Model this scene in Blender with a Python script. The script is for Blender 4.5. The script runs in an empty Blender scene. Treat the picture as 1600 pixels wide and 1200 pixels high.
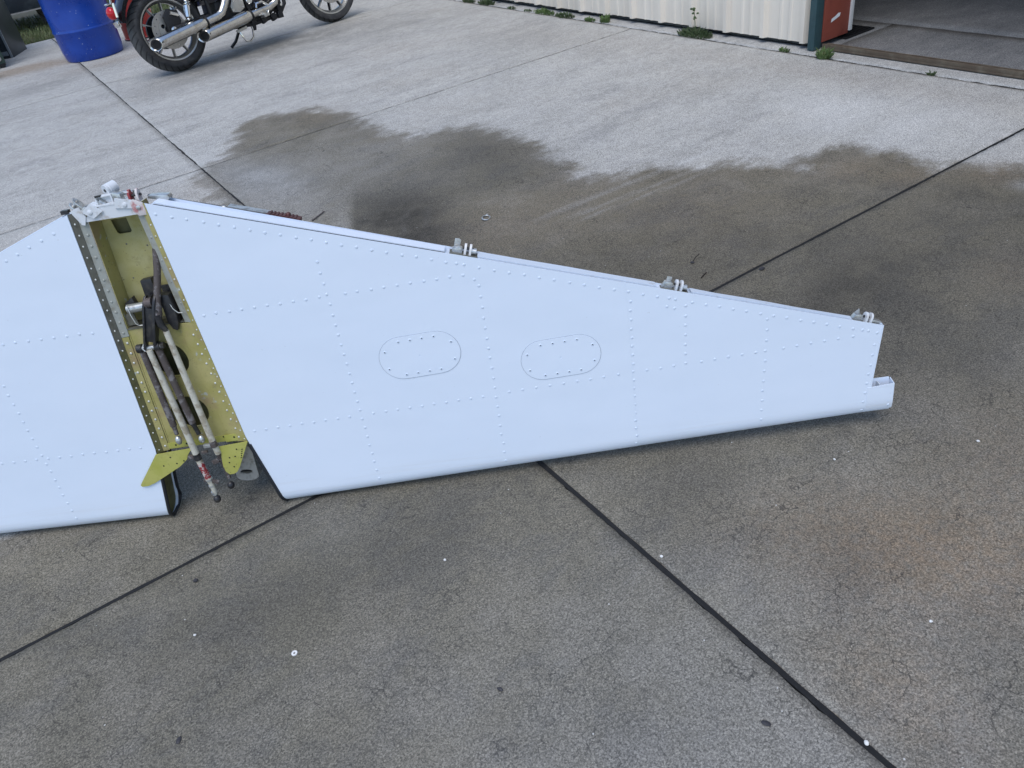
import bpy, bmesh, math, random
import numpy as np
from mathutils import Vector, Matrix, noise as mnoise
from mathutils.geometry import tessellate_polygon

R = math.radians
random.seed(7)
rng = np.random.default_rng(7)
scn = bpy.context.scene
COL = scn.collection

# ------------------------------------------------------------------ camera
cam_d = bpy.data.cameras.new("camera")
cam = bpy.data.objects.new("camera", cam_d)
COL.objects.link(cam)
CAM = Matrix(((0.82301, 0.42191, -0.38032, -0.75132),
              (-0.55072, 0.42870, -0.71619, -1.63294),
              (-0.13912, 0.79888, 0.58518, 1.37),
              (0, 0, 0, 1)))
cam.matrix_world = CAM
cam_d.sensor_width = 36.0
cam_d.lens = 27.54
cam_d.clip_start = 0.05
cam_d.clip_end = 2000
scn.camera = cam

# ------------------------------------------------------------------ sky, sun, exposure
SUN_EL, SUN_AZ = R(68), R(225)          # azimuth measured from +X towards +Y: behind the camera
world = bpy.data.worlds.new("World")
scn.world = world
world.use_nodes = True
wn = world.node_tree
wn.nodes.clear()
sky = wn.nodes.new("ShaderNodeTexSky")
sky.sky_type = 'NISHITA'
sky.sun_disc = False
sky.sun_elevation = SUN_EL
sky.sun_rotation = math.pi / 2 - SUN_AZ
sky.air_density = 1.0
sky.dust_density = 0.7
sky.ozone_density = 1.0
bg = wn.nodes.new("ShaderNodeBackground")
bg.inputs[1].default_value = 0.15
wo = wn.nodes.new("ShaderNodeOutputWorld")
wn.links.new(sky.outputs[0], bg.inputs[0])
wn.links.new(bg.outputs[0], wo.inputs[0])
sun_d = bpy.data.lights.new("sun", 'SUN')
sun_d.energy = 1.4
sun_d.angle = R(40)
sun_d.color = (1.0, 0.98, 0.95)
sun = bpy.data.objects.new("sun", sun_d)
COL.objects.link(sun)
sd = Vector((math.cos(SUN_EL) * math.cos(SUN_AZ), math.cos(SUN_EL) * math.sin(SUN_AZ), math.sin(SUN_EL)))
sun.rotation_euler = sd.to_track_quat('Z', 'Y').to_euler()
sun.location = sd * 30
scn.view_settings.view_transform = 'Standard'
scn.view_settings.look = 'None'
scn.view_settings.exposure = 0.55
scn.view_settings.gamma = 1.0
scn.view_settings.use_curve_mapping = False


# ------------------------------------------------------------------ material helpers
class NT:
    """small wrapper round a node tree"""
    def __init__(self, name):
        self.m = bpy.data.materials.new(name)
        self.m.use_nodes = True
        self.t = self.m.node_tree
        self.b = self.t.nodes["Principled BSDF"]

    def n(self, kind, **kw):
        nd = self.t.nodes.new(kind)
        for k, v in kw.items():
            if k.startswith("i_"):
                nd.inputs[int(k[2:])].default_value = v
            else:
                setattr(nd, k, v)
        return nd

    def l(self, a, b):
        self.t.links.new(a, b)

    def val(self, x, sock):
        if hasattr(x, "is_output"):
            self.l(x, sock)
        else:
            sock.default_value = x

    def math(self, op, a, b=0.0, c=0.0, clamp=False):
        nd = self.n("ShaderNodeMath", operation=op, use_clamp=clamp)
        self.val(a, nd.inputs[0]); self.val(b, nd.inputs[1]); self.val(c, nd.inputs[2])
        return nd.outputs[0]

    def mix(self, f, a, b, mode='MIX'):
        nd = self.n("ShaderNodeMix", data_type='RGBA', blend_type=mode)
        self.val(f, nd.inputs[0])
        for x, s in ((a, nd.inputs[6]), (b, nd.inputs[7])):
            if isinstance(x, tuple):
                s.default_value = (*x, 1)
            else:
                self.l(x, s)
        return nd.outputs[2]

    def ss(self, x, lo, hi, a=0.0, b=1.0):
        nd = self.n("ShaderNodeMapRange", interpolation_type='SMOOTHSTEP')
        self.val(x, nd.inputs[0])
        nd.inputs[1].default_value = lo; nd.inputs[2].default_value = hi
        nd.inputs[3].default_value = a; nd.inputs[4].default_value = b
        return nd.outputs[0]

    def noise(self, vec, scale, detail=4.0, rough=0.55, dist=0.0):
        nd = self.n("ShaderNodeTexNoise")
        if vec is not None:
            self.l(vec, nd.inputs["Vector"])
        nd.inputs["Scale"].default_value = scale
        nd.inputs["Detail"].default_value = detail
        nd.inputs["Roughness"].default_value = rough
        nd.inputs["Distortion"].default_value = dist
        return nd.outputs[0]

    def scale(self, vec, s, loc=(0, 0, 0), rot=(0, 0, 0)):
        nd = self.n("ShaderNodeMapping")
        self.l(vec, nd.inputs[0])
        nd.inputs[1].default_value = loc
        nd.inputs[2].default_value = rot
        nd.inputs[3].default_value = s
        return nd.outputs[0]

    def pos(self):
        return self.n("ShaderNodeNewGeometry").outputs[0]

    def obj(self):
        return self.n("ShaderNodeTexCoord").outputs[3]

    def attr(self, name):
        return self.n("ShaderNodeAttribute", attribute_name=name).outputs[2]

    def bump(self, h, strength, dist=0.01, prev=None):
        nd = self.n("ShaderNodeBump")
        nd.inputs["Strength"].default_value = strength
        nd.inputs["Distance"].default_value = dist
        self.l(h, nd.inputs["Height"])
        if prev is not None:
            self.l(prev, nd.inputs["Normal"])
        return nd.outputs[0]

    def set(self, **kw):
        for k, v in kw.items():
            s = self.b.inputs[{"col": "Base Color", "rough": "Roughness", "metal": "Metallic", "nor": "Normal",
                               "spec": "Specular IOR Level", "coat": "Coat Weight", "coatr": "Coat Roughness"}[k]]
            if isinstance(v, tuple):
                s.default_value = (*v, 1)
            else:
                self.val(v, s)
        return self.m


def simple(name, col, rough=0.5, metal=0.0, var=0.25, scale=40.0, col2=None, amount=(0.45, 0.7), bump=0.0, rvar=0.12, bscale=None):
    """a surface with blotchy wear: col broken by col2 (or a darker col) through noise"""
    t = NT(name)
    v = t.obj()
    n1 = t.noise(v, scale, 6.0, 0.6)
    n2 = t.noise(v, scale * 5.3, 3.0, 0.6)
    c2 = col2 or tuple(c * (1 - var) for c in col)
    c = t.mix(t.ss(n1, *amount), col, c2)
    c = t.mix(t.math('MULTIPLY', n2, 0.25), c, tuple(x * 0.75 for x in col), 'MIX')
    r = t.math('ADD', t.math('MULTIPLY', t.math('SUBTRACT', n1, 0.5), rvar * 2), rough, clamp=True)
    kw = dict(col=c, rough=r, metal=metal)
    if bump:
        kw["nor"] = t.bump(t.noise(v, bscale or scale * 3, 4.0), bump, 0.002)
    return t.set(**kw)


# ------------------------------------------------------------------ materials
def mat_concrete(name, inside=False):
    t = NT(name)
    p = t.pos()
    big = t.noise(p, 0.9, 5.0, 0.6)
    mid = t.noise(p, 4.5, 8.0, 0.65)
    streak = t.noise(t.scale(p, (1.6, 3.0, 1.0), rot=(0, 0, R(14))), 1.6, 10.0, 0.74, 0.25)
    fine = t.noise(p, 42.0, 6.0, 0.7)
    grain = t.noise(p, 235.0, 3.0, 0.75)
    grain2 = t.noise(p, 420.0, 2.0, 0.8)
    # cracks: two nets of map cracking, broken up
    dst = t.n("ShaderNodeTexNoise")
    t.l(p, dst.inputs["Vector"])
    dst.inputs["Scale"].default_value = 26.0
    dst.inputs["Detail"].default_value = 3.0
    va = t.n("ShaderNodeVectorMath", operation='SCALE')
    t.l(dst.outputs[1], va.inputs[0]); va.inputs[3].default_value = 0.045
    vb = t.n("ShaderNodeVectorMath", operation='ADD')
    t.l(p, vb.inputs[0]); t.l(va.outputs[0], vb.inputs[1])

    def net(scale, w):
        v = t.n("ShaderNodeTexVoronoi", feature='DISTANCE_TO_EDGE')
        t.l(vb.outputs[0], v.inputs["Vector"])
        v.inputs["Scale"].default_value = scale
        return t.ss(v.outputs["Distance"], 0.0, w, 1.0, 0.0)
    brk = t.ss(t.noise(p, 3.2, 5.0, 0.65), 0.47, 0.62)
    brk2 = t.ss(t.noise(t.scale(p, (1, 1, 1), loc=(5, 3, 0)), 4.5, 5.0, 0.65), 0.48, 0.62)
    cr = t.math('MAXIMUM', t.math('MULTIPLY', net(15.0, 0.024), brk), t.math('MULTIPLY', net(33.0, 0.040), brk2))
    # white grit
    vo = t.n("ShaderNodeTexVoronoi", feature='F1')
    t.l(p, vo.inputs["Vector"]); vo.inputs["Scale"].default_value = 34.0
    sep = t.n("ShaderNodeSeparateColor")
    t.l(vo.outputs["Color"], sep.inputs[0])
    grit = t.math('MULTIPLY', t.ss(vo.outputs["Distance"], 0.035, 0.075, 1.0, 0.0), t.math('GREATER_THAN', sep.outputs[0], 0.93))
    pit = t.ss(t.noise(p, 110.0, 4.0, 0.75), 0.32, 0.40, 1.0, 0.0)

    dry = t.mix(t.ss(streak, 0.30, 0.70), (0.30, 0.292, 0.270), (0.43, 0.415, 0.382))
    dry = t.mix(t.ss(mid, 0.38, 0.75, 0.0, 0.8), dry, (0.37, 0.36, 0.34))
    mott = t.noise(t.scale(p, (1.0, 1.3, 1.0), loc=(2, 7, 0)), 17.0, 10.0, 0.8)
    dry = t.mix(t.math('MULTIPLY', t.ss(big, 0.5, 0.7), 0.4), dry, (0.31, 0.285, 0.245))
    dry = t.mix(t.math('MULTIPLY', t.ss(mott, 0.50, 0.36), 0.65), dry, (0.24, 0.235, 0.225))
    dry = t.mix(t.math('MULTIPLY', t.ss(t.noise(t.scale(p, (1.2, 2.6, 1), loc=(9, 1, 0), rot=(0, 0, R(-12))), 1.4, 9.0, 0.7), 0.52, 0.68), 0.6), dry, (0.225, 0.22, 0.21))
    dry = t.mix(t.math('MULTIPLY', t.ss(mott, 0.52, 0.68), 0.6), dry, (0.50, 0.49, 0.47))
    dry = t.mix(t.math('MULTIPLY', t.ss(fine, 0.5, 0.75), 0.35), dry, (0.46, 0.455, 0.44))
    dry = t.mix(t.math('MULTIPLY', t.ss(fine, 0.45, 0.28), 0.4), dry, (0.2, 0.195, 0.185))
    wetc = t.mix(t.ss(big, 0.35, 0.65), (0.118, 0.106, 0.078), (0.152, 0.135, 0.100))
    blot = t.noise(t.scale(p, (1, 1, 1), loc=(4, 4, 1)), 2.6, 9.0, 0.7)
    wetc = t.mix(t.math('MULTIPLY', t.ss(blot, 0.49, 0.36), 0.55), wetc, (0.078, 0.072, 0.060))
    wetc = t.mix(t.math('MULTIPLY', t.ss(blot, 0.54, 0.70), 0.55), wetc, (0.205, 0.185, 0.150))
    wetc = t.mix(t.math('MULTIPLY', t.ss(mid, 0.45, 0.72), 0.6), wetc, (0.185, 0.167, 0.135))
    wetc = t.mix(t.math('MULTIPLY', t.ss(streak, 0.52, 0.38), 0.5), wetc, (0.090, 0.085, 0.075))
    a_wet, a_rust, a_dark, a_pale = t.attr("wet"), t.attr("rust"), t.attr("dark"), t.attr("pale")
    ed = t.noise(t.scale(p, (1.0, 1.5, 1.0)), 5.0, 12.0, 0.70)
    sdn = t.math('ADD', a_wet, t.math('MULTIPLY', t.math('SUBTRACT', ed, 0.5), 0.50))
    w = t.ss(sdn, -0.07, 0.09)
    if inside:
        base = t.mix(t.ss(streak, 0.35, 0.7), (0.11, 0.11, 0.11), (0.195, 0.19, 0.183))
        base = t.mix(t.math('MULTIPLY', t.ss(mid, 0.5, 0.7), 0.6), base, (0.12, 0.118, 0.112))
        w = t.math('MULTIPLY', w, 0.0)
    else:
        base = t.mix(w, dry, wetc)
    # damp tide line, browner, just inside the edge of the wet area
    if not inside:
        tide = t.math('MULTIPLY', t.ss(sdn, -0.03, 0.05), t.ss(sdn, 0.25, 0.06))
        base = t.mix(t.math('MULTIPLY', tide, 0.28), base, (0.15, 0.125, 0.09))
    pale = t.math('MULTIPLY', a_pale, t.ss(mid, 0.3, 0.6, 0.55, 1.0))
    base = t.mix(pale, base, t.mix(w, (0.50, 0.495, 0.48), (0.272, 0.262, 0.242)))
    base = t.mix(t.math('MULTIPLY', a_rust, t.ss(fine, 0.3, 0.65, 0.25, 0.85)), base, (0.225, 0.165, 0.108))
    base = t.mix(t.math('MULTIPLY', a_dark, t.ss(mid, 0.30, 0.6, 0.45, 1.0)), base, (0.046, 0.042, 0.035))
    gr = t.math('ADD', t.math('MULTIPLY', grain, 0.6), t.math('MULTIPLY', grain2, 0.4))
    gv = t.ss(gr, 0.34, 0.66, 0.50, 1.50)
    vag = t.n("ShaderNodeTexVoronoi", feature='F1')
    t.l(p, vag.inputs["Vector"]); vag.inputs["Scale"].default_value = 330.0
    sag = t.n("ShaderNodeSeparateColor"); t.l(vag.outputs["Color"], sag.inputs[0])
    gv = t.math('MULTIPLY', gv, t.math('MULTIPLY_ADD', sag.outputs[0], 0.75, 0.62))
    cmb = t.n("ShaderNodeCombineXYZ")
    for i in range(3):
        t.l(gv, cmb.inputs[i])
    base = t.mix(1.0, base, cmb.outputs[0], 'MULTIPLY')
    base = t.mix(t.math('MULTIPLY', cr, t.math('MULTIPLY_ADD', w, 0.62, 0.06)), base, (0.022, 0.021, 0.02))
    base = t.mix(t.math('MULTIPLY', pit, 0.6), base, (0.05, 0.048, 0.045))
    base = t.mix(t.math('MULTIPLY', grit, 0.8), base, (0.62, 0.61, 0.58))
    rough = t.math('ADD', t.math('MULTIPLY_ADD', w, -0.14, 0.92), t.math('MULTIPLY', t.math('SUBTRACT', mid, 0.5), 0.25), clamp=True)
    rough = t.math('SUBTRACT', rough, t.math('MULTIPLY', t.attr("sheen"), 0.32), clamp=True)
    h = t.math('ADD', t.math('MULTIPLY', gr, 0.9), t.math('MULTIPLY', cr, -0.7))
    h = t.math('ADD', h, t.math('MULTIPLY', fine, 0.7))
    return t.set(col=base, rough=rough, nor=t.bump(h, 0.13, 0.004), spec=t.math('MULTIPLY_ADD', t.attr('sheen'), 0.35, 0.18))


def mat_paint(name="white_paint", scuffed=True):
    t = NT(name)
    v = t.obj()
    n = t.noise(v, 2.2, 5.0, 0.6)
    sp = t.noise(v, 90.0, 3.0, 0.6)
    sc = t.noise(t.scale(v, (3.0, 60.0, 30.0), rot=(0, 0, R(4))), 1.0, 5.0, 0.6)
    sx = t.n("ShaderNodeSeparateXYZ"); t.l(v, sx.inputs[0])
    low = t.ss(sx.outputs[1], 0.09, 0.0) if scuffed else 0.0   # leading edge: scuffed by use
    c = t.mix(t.ss(n, 0.35, 0.7), (0.705, 0.77, 0.865), (0.68, 0.75, 0.85))
    c = t.mix(t.math('MULTIPLY', low, t.ss(sc, 0.45, 0.75, 0.05, 0.42)), c, (0.55, 0.53, 0.5))
    c = t.mix(t.math('MULTIPLY', t.ss(sp, 0.70, 0.78), 0.4), c, (0.4, 0.4, 0.38))
    s2 = t.noise(t.scale(v, (2.2, 150.0, 40.0), rot=(0, 0, R(2))), 1.0, 4.0, 0.65)
    c = t.mix(t.math('MULTIPLY', low, t.ss(s2, 0.66, 0.70, 0.0, 0.5)) if scuffed else 0.0, c, (0.30, 0.29, 0.28))
    ch = t.noise(v, 34.0, 4.0, 0.7)
    c = t.mix(t.math('MULTIPLY', low, t.ss(ch, 0.72, 0.74, 0.0, 0.9)) if scuffed else 0.0, c, (0.22, 0.2, 0.18))
    r = t.math('ADD', t.ss(n, 0.3, 0.7, 0.30, 0.42), t.math('MULTIPLY', low, 0.15))
    nor = t.bump(t.noise(t.scale(v, (1.0, 1.6, 1.0)), 4.5, 2.0, 0.4), 0.09, 0.03)
    nor = t.bump(t.noise(v, 420.0, 2.0), 0.03, 0.001, nor)
    return t.set(col=c, rough=r, nor=nor, spec=0.45)


def mat_chromate(name, col, col2, stain, bare=0.62):
    t = NT(name)
    v = t.obj()
    n = t.noise(v, 14.0, 6.0, 0.62)
    m = t.noise(v, 34.0, 5.0, 0.6)
    f = t.noise(v, 130.0, 3.0, 0.6)
    c = t.mix(t.ss(n, 0.35, 0.66), col, col2)
    c = t.mix(t.ss(m, bare, bare + 0.05, 0.0, 0.75), c, (0.42, 0.46, 0.46))
    c = t.mix(t.ss(t.noise(v, 9.0, 6.0, 0.7), 0.47, 0.66, 0.0, 0.75), c, stain)
    c = t.mix(t.ss(t.noise(t.scale(v, (1, 1, 1), loc=(3, 1, 2)), 16.0, 8.0, 0.75), 0.54, 0.70, 0.0, 0.6), c, tuple(x * 0.45 for x in stain))
    c = t.mix(t.ss(f, 0.66, 0.72, 0.0, 0.7), c, (0.1, 0.085, 0.05))
    return t.set(col=c, rough=t.ss(n, 0.3, 0.7, 0.42, 0.65), nor=t.bump(m, 0.12, 0.003))


def mat_wall():
    t = NT("cream_cladding")
    p = t.pos()
    st = t.noise(t.scale(p, (6, 14, 0.5)), 1.0, 6.0, 0.6)
    n = t.noise(p, 2.0, 5.0)
    sz = t.n("ShaderNodeSeparateXYZ"); t.l(p, sz.inputs[0])
    low = t.ss(sz.outputs[2], 0.45, 0.03)
    c = t.mix(t.ss(st, 0.4, 0.7), (0.82, 0.735, 0.62), (0.74, 0.665, 0.565))
    c = t.mix(t.math('MULTIPLY', low, t.ss(n, 0.35, 0.7, 0.1, 0.45)), c, (0.52, 0.45, 0.36))
    return t.set(col=c, rough=0.45, nor=t.bump(n, 0.08, 0.02))


def mat_plastic_drum():
    t = NT("blue_plastic")
    v = t.obj()
    n = t.noise(v, 5.0, 5.0)
    sp = t.noise(v, 55.0, 2.0, 0.5)
    c = t.mix(t.ss(n, 0.35, 0.7), (0.005, 0.040, 0.27), (0.008, 0.055, 0.34))
    c = t.mix(t.ss(t.noise(t.scale(v, (4, 4, 14)), 3.0, 6.0), 0.6, 0.8, 0.0, 0.4), c, (0.03, 0.085, 0.36))
    c = t.mix(t.ss(sp, 0.735, 0.76), c, (0.6, 0.65, 0.7))
    return t.set(col=c, rough=t.ss(n, 0.3, 0.7, 0.24, 0.36), nor=t.bump(t.noise(v, 30.0), 0.05, 0.005))


def mat_tyre():
    t = NT("tyre_rubber")
    v = t.obj()
    s = t.n("ShaderNodeSeparateXYZ"); t.l(v, s.inputs[0])
    ang = t.math('ARCTAN2', s.outputs[2], s.outputs[0])
    rad = t.math('SQRT', t.math('ADD', t.math('POWER', s.outputs[2], 2.0), t.math('POWER', s.outputs[0], 2.0)))
    ph = t.math('ADD', t.math('MULTIPLY', ang, 34.0), t.math('MULTIPLY', t.math('ABSOLUTE', s.outputs[1]), 95.0))
    gr = t.ss(t.math('SINE', ph), 0.72, 0.9)
    tread = t.math('MULTIPLY', gr, t.ss(rad, 0.272, 0.285))
    n = t.noise(v, 18.0, 5.0)
    c = t.mix(t.ss(n, 0.35, 0.7), (0.022, 0.022, 0.024), (0.045, 0.044, 0.043))
    c = t.mix(t.ss(rad, 0.285, 0.31, 0.0, 0.55), c, (0.10, 0.098, 0.095))
    c = t.mix(tread, c, (0.012, 0.012, 0.012))
    return t.set(col=c, rough=0.75, nor=t.bump(t.math('MULTIPLY', tread, -1.0), 0.8, 0.004))


M = {}
M["concrete"] = mat_concrete("concrete")
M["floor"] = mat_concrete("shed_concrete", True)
M["white"] = mat_paint()
M["white_part"] = mat_paint("white_paint_small_parts", False)
M["rivet"] = simple("painted_rivet", (0.675, 0.755, 0.865), 0.4, 0.0, 0.12, 300.0)
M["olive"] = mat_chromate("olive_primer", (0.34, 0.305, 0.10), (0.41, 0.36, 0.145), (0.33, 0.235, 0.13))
M["olive_light"] = mat_chromate("worn_olive_primer", (0.37, 0.335, 0.13), (0.44, 0.405, 0.20), (0.34, 0.29, 0.055), 0.68)
M["olive_bright"] = mat_chromate("yellow_green_primer", (0.37, 0.365, 0.075), (0.43, 0.41, 0.11), (0.34, 0.32, 0.08), 0.72)
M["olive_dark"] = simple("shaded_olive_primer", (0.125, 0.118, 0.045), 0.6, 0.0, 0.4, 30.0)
M["grey_prim"] = simple("grey_green_primer", (0.36, 0.37, 0.33), 0.5, 0.1, 0.35, 45.0, (0.27, 0.255, 0.205), bump=0.1)
M["grey_dark"] = simple("dirty_grey_metal", (0.17, 0.165, 0.135), 0.5, 0.35, 0.4, 50.0, (0.10, 0.095, 0.07), bump=0.1)
M["bare"] = simple("dull_aluminium", (0.56, 0.57, 0.56), 0.36, 0.7, 0.35, 70.0, (0.28, 0.27, 0.25))
M["bright"] = simple("bright_rivet_metal", (0.72, 0.72, 0.68), 0.4, 0.45, 0.25, 200.0)
M["black_metal"] = simple("greasy_black_metal", (0.030, 0.030, 0.033), 0.42, 0.3, 0.4, 60.0, (0.075, 0.068, 0.06), bump=0.2)
M["rust_rod"] = simple("rusty_rod_metal", (0.105, 0.085, 0.078), 0.6, 0.3, 0.4, 60.0, (0.26, 0.24, 0.24), (0.50, 0.62), bump=0.35)
M["beige_rod"] = simple("beige_rod_paint", (0.56, 0.53, 0.44), 0.5, 0.0, 0.3, 40.0, (0.33, 0.28, 0.20), (0.47, 0.64), bump=0.1)
M["red_paint"] = simple("chipped_red_paint", (0.27, 0.030, 0.035), 0.5, 0.0, 0.3, 75.0, (0.55, 0.5, 0.46), (0.53, 0.58))
M["pink"] = simple("overspray_pink_paint", (0.62, 0.56, 0.54), 0.5, 0.0, 0.2, 30.0, (0.42, 0.14, 0.14), (0.5, 0.64))
M["edge_shadow_grey"] = simple("gap_shade_grey", (0.42, 0.47, 0.54), 0.6, 0.0, 0.2, 60.0)  # grey for thin gap lines, their shade put into the colour
M["cap_white"] = simple("weathered_cool_white", (0.60, 0.67, 0.76), 0.45, 0.0, 0.3, 30.0, (0.42, 0.43, 0.44), (0.60, 0.74))
M["dirty_white"] = simple("dirty_white_paint", (0.66, 0.68, 0.70), 0.45, 0.0, 0.3, 45.0, (0.46, 0.42, 0.38), (0.52, 0.72))
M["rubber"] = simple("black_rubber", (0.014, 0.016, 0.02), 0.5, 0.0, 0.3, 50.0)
M["sealant"] = simple("joint_tar", (0.0045, 0.0045, 0.005), 0.85, 0.0, 0.4, 60.0, (0.012, 0.012, 0.012), bump=0.5)
M["dirt_joint"] = simple("joint_dirt", (0.012, 0.011, 0.010), 0.9, 0.0, 0.4, 60.0, (0.03, 0.026, 0.022), bump=0.5)
M["wall"] = mat_wall()
M["teal"] = simple("teal_trim_paint", (0.032, 0.078, 0.088), 0.45, 0.0, 0.25, 12.0)
M["redoxide"] = simple("red_oxide_paint", (0.30, 0.068, 0.042), 0.6, 0.0, 0.3, 9.0, (0.21, 0.046, 0.030), (0.48, 0.72), bump=0.15)
M["trim_white"] = simple("white_trim", (0.74, 0.72, 0.69), 0.5, 0.0, 0.15, 8.0)
M["paper"] = simple("white_paper", (0.80, 0.80, 0.80), 0.8, 0.0, 0.06, 20.0)
M["rust"] = simple("rusty_steel", (0.125, 0.092, 0.064), 0.75, 0.35, 0.4, 14.0, (0.19, 0.155, 0.11), (0.42, 0.7), bump=0.4)
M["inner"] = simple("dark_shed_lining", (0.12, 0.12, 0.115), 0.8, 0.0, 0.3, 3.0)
M["blue"] = mat_plastic_drum()
M["red_drum"] = simple("red_drum_paint", (0.34, 0.022, 0.016), 0.45, 0.0, 0.35, 8.0)
M["tyre"] = mat_tyre()
M["chrome"] = simple("chrome", (0.72, 0.72, 0.71), 0.10, 1.0, 0.08, 30.0, rvar=0.05)
M["pipe_chrome"] = simple("warm_chrome", (0.66, 0.64, 0.60), 0.16, 1.0, 0.12, 25.0, (0.5, 0.46, 0.4), rvar=0.05)
M["alloy"] = simple("satin_alloy", (0.52, 0.51, 0.48), 0.36, 0.9, 0.15, 30.0)
M["disc"] = simple("brake_steel", (0.42, 0.40, 0.37), 0.38, 0.7, 0.2, 60.0)
M["moto_black"] = simple("gloss_black", (0.010, 0.010, 0.012), 0.18, 0.0, 0.2, 20.0, rvar=0.05)
M["moto_matt"] = simple("engine_black", (0.016, 0.016, 0.018), 0.5, 0.2, 0.3, 30.0)
M["lens_red"] = simple("red_lens", (0.50, 0.010, 0.015), 0.12, 0.0, 0.2, 15.0, rvar=0.03)
M["green_bin"] = simple("dark_green_paint", (0.020, 0.052, 0.040), 0.5, 0.0, 0.3, 6.0, (0.035, 0.055, 0.045))
M["dark_sheet"] = simple("dark_blue_grey_metal", (0.018, 0.026, 0.034), 0.32, 0.1, 0.3, 5.0, (0.05, 0.062, 0.07), (0.52, 0.75))
M["steel_edge"] = simple("pale_steel_edge", (0.32, 0.36, 0.40), 0.4, 0.5, 0.3, 20.0)
M["soil"] = simple("soil", (0.048, 0.046, 0.026), 0.95, 0.0, 0.4, 5.0, (0.075, 0.062, 0.042), bump=0.5)
M["stone_w"] = simple("white_stone", (0.70, 0.69, 0.66), 0.7, 0.0, 0.3, 60.0)
M["stone_d"] = simple("dark_stone", (0.032, 0.030, 0.034), 0.6, 0.0, 0.3, 60.0)
M["twig"] = simple("twig_bark", (0.030, 0.022, 0.016), 0.8, 0.0, 0.3, 60.0)
M["cardboard"] = simple("pale_strip", (0.30, 0.29, 0.27), 0.8, 0.0, 0.3, 60.0)
M["brown_blk"] = simple("red_brown_plastic", (0.10, 0.035, 0.03), 0.55, 0.0, 0.35, 40.0)


def mat_leaf(name, a, b, c):
    t = NT(name)
    v = t.pos()
    n = t.noise(v, 60.0, 2.0)
    k = t.mix(t.ss(n, 0.3, 0.5), a, b)
    k = t.mix(t.ss(t.noise(v, 25.0, 3.0), 0.55, 0.75), k, c)
    return t.set(col=k, rough=0.6)


M["weed"] = mat_leaf("weed_leaf", (0.075, 0.125, 0.035), (0.115, 0.175, 0.055), (0.15, 0.155, 0.07))
M["weed_dark"] = mat_leaf("dark_weed_leaf", (0.052, 0.082, 0.034), (0.075, 0.108, 0.042), (0.105, 0.095, 0.06))
M["grass"] = mat_leaf("grass_blade", (0.085, 0.115, 0.04), (0.12, 0.15, 0.055), (0.25, 0.21, 0.11))


# ------------------------------------------------------------------ mesh helpers
def orient(axis):
    return Vector(axis).normalized().to_track_quat('Z', 'Y').to_matrix()


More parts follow.
